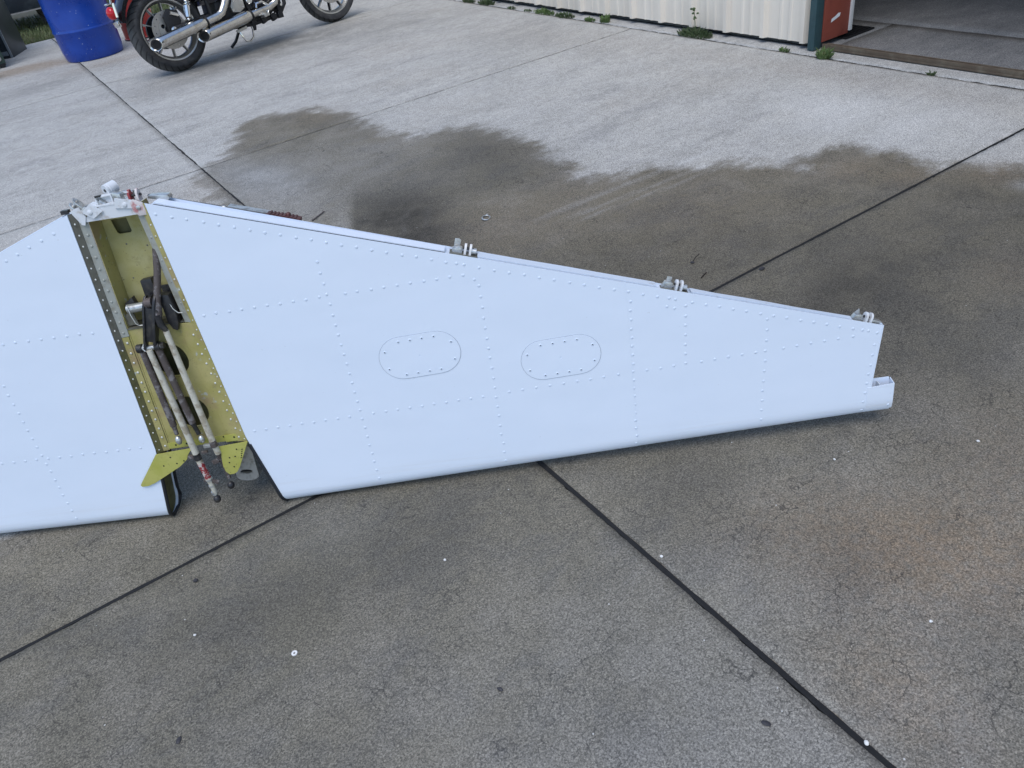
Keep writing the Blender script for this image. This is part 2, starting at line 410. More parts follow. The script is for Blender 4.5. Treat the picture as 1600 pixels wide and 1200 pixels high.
class MB:
    def __init__(self):
        self.v, self.f = [], []

    def add(self, vs, fs):
        o = len(self.v)
        self.v += [tuple(x) for x in vs]
        self.f += [tuple(i + o for i in f) for f in fs]
        return self

    def box(self, c, s, rot=None):
        m = rot if rot is not None else Matrix.Identity(3)
        c = Vector(c)
        vs = [c + m @ Vector((x * s[0] / 2, y * s[1] / 2, z * s[2] / 2)) for z in (-1, 1) for y in (-1, 1) for x in (-1, 1)]
        return self.add(vs, [(0, 2, 3, 1), (4, 5, 7, 6), (0, 1, 5, 4), (2, 6, 7, 3), (0, 4, 6, 2), (1, 3, 7, 5)])

    def prism(self, poly, d0, d1, holes=(), f=lambda a, b, d: (a, b, d)):
        """extrude a 2-D polygon (with holes) from depth d0 to d1"""
        loops = [list(poly)] + [list(h) for h in holes]
        flat = [p for l in loops for p in l]
        tris = tessellate_polygon([[Vector((p[0], p[1], 0)) for p in l] for l in loops])
        n = len(flat)
        vs = [f(p[0], p[1], d0) for p in flat] + [f(p[0], p[1], d1) for p in flat]
        fs = [tuple(reversed(t)) for t in tris] + [tuple(i + n for i in t) for t in tris]
        o = 0
        for l in loops:
            k = len(l)
            for i in range(k):
                a, b = o + i, o + (i + 1) % k
                fs.append((a, b, b + n, a + n))
            o += k
        return self.add(vs, fs)

    def lathe(self, prof, c=(0, 0, 0), axis=(0, 0, 1), n=24, closed=False):
        m = orient(axis); c = Vector(c)
        vs, fs = [], []
        for r, h in prof:
            for i in range(n):
                a = 2 * math.pi * i / n
                vs.append(c + m @ Vector((r * math.cos(a), r * math.sin(a), h)))
        k = len(prof)
        for j in range(k if closed else k - 1):
            for i in range(n):
                a, b = j * n + i, j * n + (i + 1) % n
                c2, d = ((j + 1) % k) * n + (i + 1) % n, ((j + 1) % k) * n + i
                fs.append((a, b, c2, d))
        if not closed:
            fs.append(tuple(reversed(range(n))))
            fs.append(tuple(range((k - 1) * n, k * n)))
        return self.add(vs, fs)

    def cyl(self, p0, p1, r, n=14, r2=None):
        p0, p1 = Vector(p0), Vector(p1)
        return self.lathe([(r, 0), (r if r2 is None else r2, (p1 - p0).length)], p0, p1 - p0, n)

    def ball(self, c, r, n=12, sq=(1, 1, 1)):
        vs, fs = [], []
        k = n // 2
        c = Vector(c)
        for j in range(k + 1):
            t = math.pi * j / k
            for i in range(n):
                a = 2 * math.pi * i / n
                vs.append(c + Vector((r * sq[0] * math.sin(t) * math.cos(a), r * sq[1] * math.sin(t) * math.sin(a), r * sq[2] * math.cos(t))))
        for j in range(k):
            for i in range(n):
                fs.append((j * n + i, (j + 1) * n + i, (j + 1) * n + (i + 1) % n, j * n + (i + 1) % n))
        return self.add(vs, fs)

    def tube(self, pts, r, n=10, closed=False):
        pts = [Vector(p) for p in pts]
        k = len(pts)
        rs = r if isinstance(r, (list, tuple)) else [r] * k
        vs, fs = [], []
        up = None
        for i, p in enumerate(pts):
            a = pts[(i - 1) % k] if (closed or i > 0) else p
            b = pts[(i + 1) % k] if (closed or i < k - 1) else p
            t = (b - a).normalized()
            if up is None:
                up = t.orthogonal().normalized()
            up = (up - t * up.dot(t))
            up = up.normalized() if up.length > 1e-6 else t.orthogonal().normalized()
            s = t.cross(up)
            for j in range(n):
                q = 2 * math.pi * j / n
                vs.append(p + (up * math.cos(q) + s * math.sin(q)) * rs[i])
        for i in range(k if closed else k - 1):
            for j in range(n):
                a, b = i * n + j, i * n + (j + 1) % n
                i2 = (i + 1) % k
                fs.append((a, b, i2 * n + (j + 1) % n, i2 * n + j))
        if not closed:
            fs.append(tuple(reversed(range(n))))
            fs.append(tuple(range((k - 1) * n, k * n)))
        return self.add(vs, fs)

    def build(self, name, mat, parent=None, bevel=0.0, sharp=38.0, smooth=True, stuff=False, label=None):
        me = bpy.data.meshes.new(name)
        bm = bmesh.new()
        bv = [bm.verts.new(x) for x in self.v]
        for f in self.f:
            if len(set(f)) < 3:
                continue
            try:
                bm.faces.new([bv[i] for i in f])
            except ValueError:
                pass
        bmesh.ops.remove_doubles(bm, verts=bm.verts, dist=1e-6)
        bmesh.ops.recalc_face_normals(bm, faces=bm.faces)
        if bevel > 0:
            es = [e for e in bm.edges if len(e.link_faces) == 2 and e.calc_face_angle(0) > R(50)]
            bmesh.ops.bevel(bm, geom=es, offset=bevel, segments=2, affect='EDGES', profile=0.6, clamp_overlap=True)
        for f in bm.faces:
            f.smooth = smooth
        for e in bm.edges:
            e.smooth = not (len(e.link_faces) != 2 or e.calc_face_angle(0) > R(sharp))
        bm.to_mesh(me)
        bm.free()
        me.materials.append(M[mat])
        o = bpy.data.objects.new(name, me)
        COL.objects.link(o)
        if parent is not None:
            o.parent = parent
        if stuff:
            o["kind"] = "stuff"
        if label:
            o["label"] = label
        return o


def tag(o, label, cat, group=None):
    o["label"] = label
    o["category"] = cat
    if group:
        o["group"] = group
    return o


def empty(name, loc=(0, 0, 0), rz=0.0, parent=None):
    o = bpy.data.objects.new(name, None)
    COL.objects.link(o)
    o.location = loc
    o.rotation_euler = (0, 0, rz)
    o.empty_display_size = 0.1
    if parent is not None:
        o.parent = parent
    return o


# ================================================================== GROUND
MB().add([(-150, -150, -0.07), (150, -150, -0.07), (150, 150, -0.07), (-150, 150, -0.07)], [(0, 1, 2, 3)]).build("ground", "soil")["kind"] = "structure"

apron = empty("concrete_apron")
apron["kind"] = "structure"

WET = [(0.17, 3.15), (0.46, 3.69), (0.67, 3.64), (0.88, 3.49), (0.98, 3.14), (0.97, 2.71), (1.02, 2.4), (1.22, 2.32), (1.34, 2.23),
       (1.39, 1.97), (1.35, 1.56), (1.31, 1.28), (1.25, 1.15), (1.35, 1.02), (1.5, 0.98), (1.58, 0.86), (1.73, 0.74), (1.83, 0.61),
       (1.88, 0.48), (2.11, 0.53), (2.21, 0.45), (2.25, 0.29), (2.22, 0.18), (2.21, 0.01), (2.31, -0.06), (2.36, -0.21), (2.45, -0.5), (2.7, -1.2),
       (3.0, -3), (3.3, -12), (-9, -12), (-9, 0.1), (-2.0, 0.35), (-1.0, 0.55), (-0.55, 0.9), (-0.35, 1.4), (-0.2, 2.0), (-0.12, 2.5), (-0.05, 2.95)]


def sdist(P, poly):
    """signed distance, positive inside"""
    poly = np.array(poly)
    d = np.full(len(P), 1e9)
    ins = np.zeros(len(P), bool)
    k = len(poly)
    for i in range(k):
        a, b = poly[i], poly[(i + 1) % k]
        ab = b - a
        t = np.clip(((P - a) @ ab) / (ab @ ab), 0, 1)
        d = np.minimum(d, np.linalg.norm(P - a - t[:, None] * ab, axis=1))
        c = ((a[1] > P[:, 1]) != (b[1] > P[:, 1]))
        with np.errstate(divide='ignore', invalid='ignore'):
            xi = (b[0] - a[0]) * (P[:, 1] - a[1]) / (b[1] - a[1]) + a[0]
        ins ^= c & (P[:, 0] < xi)
    return np.where(ins, d, -d)


def blob(P, c, rx, ry, rot=0.0, soft=1.0):
    a = R(rot)
    q = P - np.array(c)
    x = (q[:, 0] * math.cos(a) + q[:, 1] * math.sin(a)) / rx
    y = (-q[:, 0] * math.sin(a) + q[:, 1] * math.cos(a)) / ry
    return np.exp(-(x * x + y * y) * soft)


def strip(P, a, b, w):
    a, b = np.array(a), np.array(b)
    ab = b - a
    t = ((P - a) @ ab) / (ab @ ab)
    d = np.abs((P[:, 0] - a[0]) * ab[1] - (P[:, 1] - a[1]) * ab[0]) / np.linalg.norm(ab)
    return np.clip(1.2 - d / w, 0, 1) * np.clip(np.minimum(t, 1 - t) * 5 + 0.2, 0, 1) * ((t > 0) & (t < 1))


def sstep(x, a, b):
    t = np.clip((x - a) / (b - a), 0, 1)
    return t * t * (3 - 2 * t)


def ground_masks(P):
    wet = np.clip(sdist(P, WET), -0.5, 0.5)
    rust = 0.9 * blob(P, (0.42, -1.05), 0.16, 0.30, 35) + 0.5 * blob(P, (0.13, -1.24), 0.12, 0.16) + 0.45 * blob(P, (0.85, -1.15), 0.3, 0.3)
    rust += 1.5 * blob(P, (-0.62, 7.88), 0.34, 0.16, 10) + 1.0 * blob(P, (-0.25, 7.75), 0.42, 0.22, -20) + 0.45 * blob(P, (0.25, 7.05), 0.5, 0.18)
    rust += 0.35 * blob(P, (2.0, 0.28), 0.14, 0.10) + 0.35 * blob(P, (2.05, 0.08), 0.12, 0.08) + 0.4 * blob(P, (2.27, -0.15), 0.12, 0.10) + 0.3 * blob(P, (1.62, -0.6), 0.16, 0.1)
    rust += 0.25 * blob(P, (0.85, 3.3), 0.2, 0.2) + 0.3 * blob(P, (-0.12, 2.65), 0.12, 0.2) + 0.2 * blob(P, (1.3, 0.5), 0.5, 0.4)
    rust += 0.25 * blob(P, (0.7, 1.0), 0.5, 0.3)
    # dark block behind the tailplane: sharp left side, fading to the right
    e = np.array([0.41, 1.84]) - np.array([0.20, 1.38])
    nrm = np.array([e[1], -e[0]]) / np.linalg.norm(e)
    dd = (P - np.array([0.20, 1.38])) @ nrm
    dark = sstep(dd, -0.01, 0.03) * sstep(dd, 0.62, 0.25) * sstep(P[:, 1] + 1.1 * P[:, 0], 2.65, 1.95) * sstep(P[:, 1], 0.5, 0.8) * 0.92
    dark += 0.10 * blob(P, (0.6, 1.9), 0.25, 0.5, 30) + 0.30 * blob(P, (1.22, 1.85), 0.18, 0.5, 0) + 0.22 * blob(P, (0.95, 2.9), 0.12, 0.4, 10) + 0.25 * blob(P, (0.95, 1.7), 0.35, 0.3)
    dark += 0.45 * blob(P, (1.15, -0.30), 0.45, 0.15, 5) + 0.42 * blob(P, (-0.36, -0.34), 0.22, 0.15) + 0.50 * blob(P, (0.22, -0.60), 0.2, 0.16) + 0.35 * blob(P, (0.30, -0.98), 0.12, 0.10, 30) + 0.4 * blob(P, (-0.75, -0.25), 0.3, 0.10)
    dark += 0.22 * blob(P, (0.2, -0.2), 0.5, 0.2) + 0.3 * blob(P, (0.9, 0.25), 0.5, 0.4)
    dark += 0.55 * blob(P, (1.35, 5.75), 0.9, 0.35, 4) + 0.3 * blob(P, (0.6, 5.35), 0.7, 0.25, 10) + 0.22 * blob(P, (2.2, 5.2), 0.9, 0.5, -20)
    dark += 0.30 * blob(P, (-0.6, 6.7), 0.9, 0.3, 15) + 0.25 * blob(P, (-1.5, 5.6), 0.8, 0.2, 10) + 0.5 * blob(P, (-0.75, 7.78), 0.12, 0.12) + 0.2 * blob(P, (2.6, 3.6), 0.4, 0.5)
    pale = 0.75 * blob(P, (0.15, 2.55), 0.18, 0.5, 8) + 0.30 * blob(P, (0.42, 2.3), 0.4, 0.6, 0) + 0.4 * blob(P, (0.12, 1.9), 0.16, 0.5)  # half-dry left end, the glossy sheen there also put into the colour
    pale += 0.22 * blob(P, (0.85, 2.2), 0.5, 0.7)
    pale += 0.55 * strip(P, (0.83, 0.93), (1.85, 0.88), 0.022) + 0.5 * strip(P, (0.88, 0.84), (1.8, 0.77), 0.018) + 0.5 * strip(P, (0.9, 0.79), (1.75, 0.71), 0.014)
    pale += 0.40 * strip(P, (0.36, 1.2), (0.55, 1.52), 0.02) + 0.3 * strip(P, (0.42, 1.12), (0.62, 1.45), 0.02) + 0.35 * strip(P, (0.14, 1.35), (0.37, 1.85), 0.05)
    pale += 0.8 * blob(P, (2.22, -0.29), 0.05, 0.05)
    dark += 0.42 * blob(P, (1.15, -0.62), 0.42, 0.35, -20) + 0.30 * blob(P, (1.9, -0.5), 0.5, 0.4) + 0.2 * blob(P, (1.6, -0.1), 0.6, 0.3)
    pale += 0.7 * blob(P, (2.55, 0.62), 0.35, 0.55) * (wet < 0.02)
    rust += 0.22 * blob(P, (2.95, 1.2), 0.14, 1.2) + 0.16 * blob(P, (2.8, 3.2), 0.3, 1.0) + 0.12 * blob(P, (2.0, 4.4), 0.7, 0.3, -30)
    pale += 0.22 * sstep(wet, 0.30, 0.0) * (wet > 0) * (P[:, 1] > 0.3) * (0.5 + 0.5 * np.sin(P[:, 0] * 7 + 1) * np.sin(P[:, 1] * 9))
    near = sstep(P[:, 1], -0.3, -1.3)
    pale += near * (0.22 + 0.25 * blob(P, (-0.15, -1.15), 0.35, 0.4)) + 0.10
    sheen = 0.30 * sstep(P[:, 1], 0.15, -0.25) + 0.8 * blob(P, (0.20, 2.55), 0.22, 0.45, 12) + 0.6 * blob(P, (-0.62, -0.15), 0.28, 0.12, -10) + 0.4 * blob(P, (-0.4, -0.9), 0.35, 0.35)
    c = lambda x: np.clip(x, 0, 1).astype(np.float32)
    return dict(wet=wet.astype(np.float32), rust=c(rust), dark=c(dark), pale=c(pale), sheen=c(sheen))


def slab(x0, x1, y0, y1, step, parent=apron, mat="concrete", ztop=0.0, depth=0.06, rough_edge=0.0016):
    nx, ny = max(2, int((x1 - x0) / step) + 1), max(2, int((y1 - y0) / step) + 1)
    X, Y = np.meshgrid(np.linspace(x0, x1, nx), np.linspace(y0, y1, ny))
    X, Y = X.copy(), Y.copy()
    for arr, idx in ((X, (slice(None), 0)), (X, (slice(None), -1)), (Y, (0, slice(None))), (Y, (-1, slice(None)))):
        k = arr[idx].shape[0]
        w = rng.normal(0, rough_edge, k) + 1.2 * rough_edge * np.sin(np.arange(k) * 0.23 + rng.uniform(0, 6)) * np.sin(np.arange(k) * 0.071)
        w -= (rng.random(k) > 0.965) * rng.uniform(0, 0.006, k) * 0
        arr[idx] += w
    P = np.stack([X.ravel(), Y.ravel()], 1)
    top = np.column_stack([P, np.full(len(P), ztop)])
    idx = np.arange(nx * ny).reshape(ny, nx)
    q = np.stack([idx[:-1, :-1], idx[:-1, 1:], idx[1:, 1:], idx[1:, :-1]], -1).reshape(-1, 4)
    ring = np.concatenate([idx[0, :-1], idx[:-1, -1], idx[-1, :0:-1], idx[:0:-1, 0]])
    low = top[ring].copy(); low[:, 2] = ztop - depth
    n0 = len(top)
    k = len(ring)
    sk = np.stack([ring, n0 + np.arange(k), n0 + (np.arange(k) + 1) % k, np.roll(ring, -1)], -1)
    me = bpy.data.meshes.new("concrete_slab")
    V = np.vstack([top, low])
    F = np.vstack([q, sk])
    me.vertices.add(len(V)); me.vertices.foreach_set("co", V.ravel())
    me.loops.add(F.size); me.loops.foreach_set("vertex_index", F.ravel().astype(np.int32))
    me.polygons.add(len(F))
    me.polygons.foreach_set("loop_start", np.arange(0, F.size, 4, dtype=np.int32))
    me.update(calc_edges=True)
    me.validate()
    for kk, a in ground_masks(V[:, :2]).items():
        at = me.attributes.new(kk, 'FLOAT', 'POINT')
        at.data.foreach_set("value", a)
    me.materials.append(M[mat])
    o = bpy.data.objects.new("concrete_slab", me)
    COL.objects.link(o)
    o.parent = parent
    return o


J = 0.0045
slab(J + 0.001, 3.164, J, 3.01 - 0.004, 0.022)
slab(J + 0.001, 3.164, -3.03, -J, 0.024)
slab(-3.04, -J - 0.001, -3.03, -J, 0.026)
slab(-3.04, -0.0045, J, 3.01 - 0.004, 0.03)
slab(0.0045, 3.164, 3.01 + 0.004, 6.10, 0.03)
slab(0.0045, 3.164, 6.103, 9.5, 0.05)
slab(-3.04, -0.0045, 3.01 + 0.004, 6.10, 0.04)
slab(-3.04, -0.0045, 6.105, 9.5, 0.05)
for a in ((-6.1, -3.05, -3.03, 3.01), (-6.1, -3.05, 3.015, 9.5), (-6.1, -3.05, -9, -3.04), (-3.04, 0, -9, -3.04), (0.01, 3.164, -9, -3.04), (3.17, 9, -12, -4.2)):
    slab(*a, 0.12)


def joint(p0, p1, w, z, mat, wob=0.0006, h=0.03):
    """a run of filler in the joint, slightly uneven"""
    p0, p1 = Vector(p0), Vector(p1)
    n = max(2, int((p1 - p0).length / 0.02))
    sd_ = random.uniform(0, 50)
    t = (p1 - p0).normalized(); s = Vector((-t.y, t.x, 0))
    vs, fs = [], []
    for i in range(n + 1):
        p = p0.lerp(p1, i / n)
        off = wob * 1.6 * mnoise.noise(Vector((i * 0.09, sd_, 0)))
        ww = w / 2 * (1 + 0.22 * mnoise.noise(Vector((i * 0.23, sd_, 9))) + 0.12 * mnoise.noise(Vector((i * 0.9, sd_, 4))))
        zz = z + 0.0006 * mnoise.noise(Vector((i * 0.5, sd_, 2)))
        vs += [(*(p + s * (ww + off)).xy, zz - h), (*(p + s * (ww + off)).xy, zz), (*(p - s * (ww - off)).xy, zz), (*(p - s * (ww - off)).xy, zz - h)]
    for i in range(n):
        a, b = 4 * i, 4 * i + 4
        fs += [(a, a + 1, b + 1, b), (a + 1, a + 2, b + 2, b + 1), (a + 2, a + 3, b + 3, b + 2)]
    return MB().add(vs, fs).build("joint_filler", mat, apron)


joint((0, -3.0, 0), (0, -0.006, 0), 0.0118, 0.0006, "sealant", 0.0007)
joint((0, 0.006, 0), (0, 3.0, 0), 0.0100, -0.001, "sealant", 0.0008)
joint((0, 3.02, 0), (0, 9.5, 0), 0.012, -0.0012, "dirt_joint")
joint((-3.0, 0, 0), (3.16, 0, 0), 0.0105, 0.0004, "sealant", 0.0008)
joint((-3.0, 3.01, 0), (3.16, 3.01, 0), 0.011, -0.0012, "dirt_joint")
joint((-3.0, 6.1025, 0), (3.16, 6.1015, 0), 0.011, -0.0012, "dirt_joint")

# strip of concrete along the shed, the shed's floor
sill = empty("concrete_sill"); sill["kind"] = "structure"
slab(3.184, 3.345, -4.2, 9.5, 0.03, sill, rough_edge=0.005)
MB().box((3.173, 2.65, -0.014), (0.03, 13.7, 0.02)).build("gap_dirt", "dirt_joint", sill)
flo = empty("shed_floor"); flo["kind"] = "structure"
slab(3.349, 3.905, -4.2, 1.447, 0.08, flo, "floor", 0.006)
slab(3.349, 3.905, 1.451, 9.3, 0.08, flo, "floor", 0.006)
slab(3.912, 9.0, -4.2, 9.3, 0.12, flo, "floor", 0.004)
MB().box((3.908, 2.5, -0.012), (0.012, 13, 0.02)).build("floor_joint", "dirt_joint", flo)
MB().box((3.63, 1.449, -0.012), (0.55, 0.006, 0.02)).build("floor_joint", "dirt_joint", flo)

# ================================================================== SHED
shed = empty("metal_shed", (3.29, 1.5, 0))
tag(shed, "cream corrugated metal shed with open doorway and red-brown jamb", "shed")
SX, SY = 3.29, 1.5


def wall_panel(y0, y1, z0=0.035, z1=3.2):
    """one sheet of ribbed cladding, outer face towards -X, in shed coordinates"""
    prof = []
    y = y0
    pitch = 0.305
    k = int(round((y1 - y0) / pitch))
    for i in range(k):
        b = y0 + i * (y1 - y0) / k
        w = (y1 - y0) / k
        prof += [(b + 0.000, 0.0), (b + 0.030, 0.0), (b + 0.046, -0.028), (b + 0.072, -0.028), (b + 0.088, 0.0),
                 (b + 0.155, 0.0), (b + 0.163, -0.005), (b + 0.178, -0.005), (b + 0.186, 0.0),
                 (b + 0.225, 0.0), (b + 0.233, -0.005), (b + 0.248, -0.005), (b + 0.256, 0.0)]
    prof.append((y1, 0.0))
    vs, fs = [], []
    n = len(prof)
    for z in (z0, z1):
        for yy, xx in prof:
            vs.append((xx, yy - SY, z))
    for z in (z0, z1):
        for yy, xx in prof:
            vs.append((xx + 0.0012, yy - SY, z))
    for i in range(n - 1):
        fs += [(i, i + 1, n + i + 1, n + i), (2 * n + i + 1, 2 * n + i, 3 * n + i, 3 * n + i + 1), (i, 2 * n + i, 2 * n + i + 1, i + 1)]
    fs += [(0, n, 3 * n, 2 * n), (n - 1, 3 * n - 1, 4 * n - 1, 2 * n - 1)]
    o = MB().add(vs, fs).build("wall_panel", "wall", shed, sharp=20)
    return o


y = 1.545
for i in range(9):
    wall_panel(y, y + 0.913, 0.034 + random.uniform(-0.004, 0.004))
    y += 0.9145
for i in range(3):
    wall_panel(-7.0 + 0.9145 * i, -7.0 + 0.9145 * i + 0.913)
MB().box((-0.012, 0.022, 1.60), (0.065, 0.044, 3.19)).build("corner_trim", "teal", shed, 0.003)
MB().box((0.013, 0.047, 1.63), (0.02, 0.004, 3.15)).build("edge_flashing", "trim_white", shed)
jm = MB().box((0.137, 0.012, 1.612), (0.226, 0.03, 3.15)).build("door_jamb", "redoxide", shed, 0.002)
MB().add([(0.085, -0.0045, 0.130), (0.160, -0.0045, 0.150), (0.166, -0.0045, 0.168), (0.145, -0.0045, 0.170), (0.120, -0.0045, 0.158), (0.090, -0.0045, 0.150)],
         [(0, 1, 2, 3, 4, 5)]).build("sticker", "paper", jm)
MB().box((0.262, 0.012, 1.625), (0.024, 0.05, 3.15)).build("jamb_edge_trim", "trim_white", shed, 0.002)
# interior shell
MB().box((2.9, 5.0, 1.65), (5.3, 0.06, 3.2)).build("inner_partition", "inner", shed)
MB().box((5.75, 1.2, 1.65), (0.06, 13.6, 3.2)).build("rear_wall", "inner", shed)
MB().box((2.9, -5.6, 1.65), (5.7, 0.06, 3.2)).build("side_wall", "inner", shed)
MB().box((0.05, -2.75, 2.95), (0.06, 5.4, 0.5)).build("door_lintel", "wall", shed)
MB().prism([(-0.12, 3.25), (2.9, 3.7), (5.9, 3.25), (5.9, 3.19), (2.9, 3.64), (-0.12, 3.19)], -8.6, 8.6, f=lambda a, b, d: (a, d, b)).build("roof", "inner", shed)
# sliding door track along the doorway
trk = MB()
trk.box((0.030, -2.62, 0.010), (0.056, 5.2, 0.010)).box((0.010, -2.62, 0.024), (0.012, 5.2, 0.022)).box((0.050, -2.62, 0.021), (0.012, 5.2, 0.016))
trk.build("door_track", "rust", shed, 0.001)
gr = empty("drain_grate", (3.64, 1.56, 0.006))
tag(gr, "dark slotted drain grate in the shed floor beside the red jamb", "drain grate")
fr = MB()
for sgn in (-1, 1):
    fr.box((0, sgn * 0.074, 0.004), (0.24, 0.012, 0.012)).box((sgn * 0.124, 0, 0.004), (0.012, 0.16, 0.012))
fr.build("frame", "moto_matt", gr)
for i in range(4):
    MB().box((0, -0.047 + i * 0.031, 0.005), (0.236, 0.012, 0.010)).build("bar", "moto_matt", gr)
MB().box((0, 0, -0.0005), (0.236, 0.136, 0.002)).build("pit", "grey_dark", gr)

# ================================================================== TAILPLANE
# local frame: x = span (right), y = chord (up, leading edge at 0), z = out of the skin towards the viewer
tail = empty("aircraft_tailplane")
Om = Matrix(((0.85202, 0.06243, -0.51977, -0.72277), (-0.5235, 0.10356, -0.84571, 0.10473), (0.00103, 0.99266, 0.12092, 0.02383), (0, 0, 0, 1)))
tail.matrix_world = Om
tag(tail, "white riveted aircraft tailplane standing on its leading edge, olive centre bay open", "aircraft tailplane")


def TE(u): return 0.797 - 0.336 * (abs(u) - 0.085)
def LE(u): return -0.020 + 0.0283 * (abs(u) - 0.155)
def TH(u): return 0.036 - 0.0136 * abs(u)
def root(v):
    return 0.085 + (0.797 - v) * 0.0523 if v > 0.185 else 0.117 + (0.185 - v) * 0.186


UT = 1.672


def tipu(v):
    return UT - 0.020 * max(0.0, (0.27 - v) / 0.2)


def skin_point(sgn, s, t, back, u0=None, u1=None):
    """s along span, t along chord; returns local coordinates"""
    u = 0.6
    for _ in range(8):
        v = LE(u) + t * (TE(u) - LE(u))
        a = root(v) if u0 is None else u0
        b = tipu(v) if u1 is None else u1
        u = a + (b - a) * s
    v = LE(u) + t * (TE(u) - LE(u))
    th = TH(u)
    w = min(max((v - LE(u)) / 0.035, 0), 1)
    h = th * math.sqrt(max(0, 1 - (1 - w) ** 2))
    z = -th + h if not back else -th - h
    if back:
        z += 0.006 * max(0, (t - 0.6) / 0.4)
    return (sgn * u, v, z)


TS = [0, .0015, .004, .009, .016, .025, .037, .052, .07, .09, .115, .15, .2, .27, .35, .45, .55, .65, .75, .85, .93, 1.0]


def skin(sgn, ns, u0, u1, dz=0.0):
    rows = [(t, False) for t in reversed(TS)] + [(t, True) for t in TS[1:]]
    vs, fs = [], []
    for t, bk in rows:
        for i in range(ns + 1):
            x, y_, z = skin_point(sgn, i / ns, t, bk, u0, u1)
            vs.append((x, y_, z + (dz if not bk else -dz)))
    for j in range(len(rows) - 1):
        for i in range(ns):
            a = j * (ns + 1) + i
            q = (a, a + 1, a + ns + 2, a + ns + 1)
            fs.append(q if sgn < 0 else tuple(reversed(q)))
    # inner face 1.1 mm inside, edges closed
    n0 = len(vs)
    nr = len(rows)
    for j in range(nr):
        for i in range(ns + 1):
            p = Vector(vs[j * (ns + 1) + i])
            q = Vector(vs[min(j + 1, nr - 1) * (ns + 1) + i]) - Vector(vs[max(j - 1, 0) * (ns + 1) + i])
            d = Vector((0, q.z, -q.y)).normalized()
            if d.z * (1 if j < nr // 2 else -1) > 0:
                d = -d
            if j == nr // 2:
                d = Vector((0, 1, 0))
            vs.append(tuple(p + d * 0.0012))
    fs += [tuple(i + n0 for i in reversed(f)) for f in fs]
    w1 = ns + 1
    for i in range(ns):
        for base_ in (0, (nr - 1) * w1):
            fs.append((base_ + i, base_ + i + 1, n0 + base_ + i + 1, n0 + base_ + i))
    for j in range(nr - 1):
        for k in (0, ns):
            fs.append((j * w1 + k, (j + 1) * w1 + k, n0 + (j + 1) * w1 + k, n0 + j * w1 + k))
    return MB().add(vs, fs).build("skin_panel", "white", tail, sharp=45)


SEAM = 1.079
for sg in (1, -1):
    skin(sg, 20, None, SEAM)
    skin(sg, 12, SEAM - 0.012, None, -0.0009)


def zf(u, v):
    w = min(max((v - LE(u)) / 0.035, 0), 1)
    return -TH(u) + TH(u) * math.sqrt(max(0, 1 - (1 - w) ** 2)) - (0.0009 if abs(u) > SEAM else 0)


def rivets(pts, r, h, name, mat, parent, zfun, n=8):
    vs, fs = [], []
    for (u, v) in pts:
        z = zfun(u, v)
        e = 0.004
        nx, ny = -(zfun(u + e, v) - zfun(u - e, v)) / (2 * e), -(zfun(u, v + e) - zfun(u, v - e)) / (2 * e)
        if abs(nx) > 0.3:
            nx = 0
        nrm = Vector((nx, ny, 1)).normalized()
        m = nrm.to_track_quat('Z', 'Y').to_matrix()
        c = Vector((u, v, z - 0.0002))
        o = len(vs)
        for rr, hh in ((1.0, 0.0), (0.97, 0.45), (0.72, 0.85), (0.3, 1.0)):
            for i in range(n):
                a = 2 * math.pi * i / n
                vs.append(c + m @ Vector((r * rr * math.cos(a), r * rr * math.sin(a), h * hh)))
        for j in range(3):
            for i in range(n):
                fs.append((o + j * n + i, o + j * n + (i + 1) % n, o + (j + 1) * n + (i + 1) % n, o + (j + 1) * n + i))
        fs.append(tuple(o + 3 * n + i for i in range(n)))
    return MB().add(vs, fs).build(name, mat, parent, sharp=60, stuff=True)


def line(a, b, step):
    n = max(1, round(math.dist(a, b) / step))
    return [(a[0] + (b[0] - a[0]) * i / n + random.gauss(0, 0.0006), a[1] + (b[1] - a[1]) * i / n + random.gauss(0, 0.0006)) for i in range(n + 1)]


def jit(pts, s=0.0006):
    return [(u + random.gauss(0, s), v + random.gauss(0, s)) for u, v in pts]


rv = []
rv += line((0.100, TE(0.100) - 0.022), (0.690, TE(0.690) - 0.022), 0.0335)
rv += line((0.760, TE(0.760) - 0.022), (1.150, TE(1.150) - 0.022), 0.033)
rv += line((1.228, TE(1.228) - 0.022), (1.600, TE(1.600) - 0.022), 0.032)
for a in (0.712, 0.728, 1.176, 1.190, 1.622, 1.636):
    rv.append((a, TE(a) - 0.021))
rv += [(1.657, TE(1.657) - 0.022), (1.17, TE(1.17) - 0.043), (1.187, TE(1.187) - 0.044)]
rv += line((0.411, 0.615), (0.413, 0.024), 0.0252)
rv += line((0.752, 0.505), (0.748, 0.295), 0.0275) + line((0.748, 0.268), (0.742, 0.026), 0.0255) + [(0.745, 0.522)]
rv += line((1.088, 0.438), (1.076, 0.026), 0.0225)
rv += line((1.212, 0.385), (1.207, 0.236), 0.0245)
rv += line((1.400, 0.322), (1.388, 0.048), 0.027)
rv += line((1.656, 0.240), (1.636, 0.034), 0.0255)
rv += line((0.122, 0.530), (0.722, 0.536), 0.0300)
rv += line((0.142, 0.212), (0.715, 0.220), 0.0300) + line((0.780, 0.223), (1.045, 0.230), 0.0325) + line((1.115, 0.231), (1.632, 0.247), 0.0325)
def thin(p, d=0.014):
    out = []
    for q in p:
        if all(math.dist(q, r) > d for r in out):
            out.append(q)
    return out


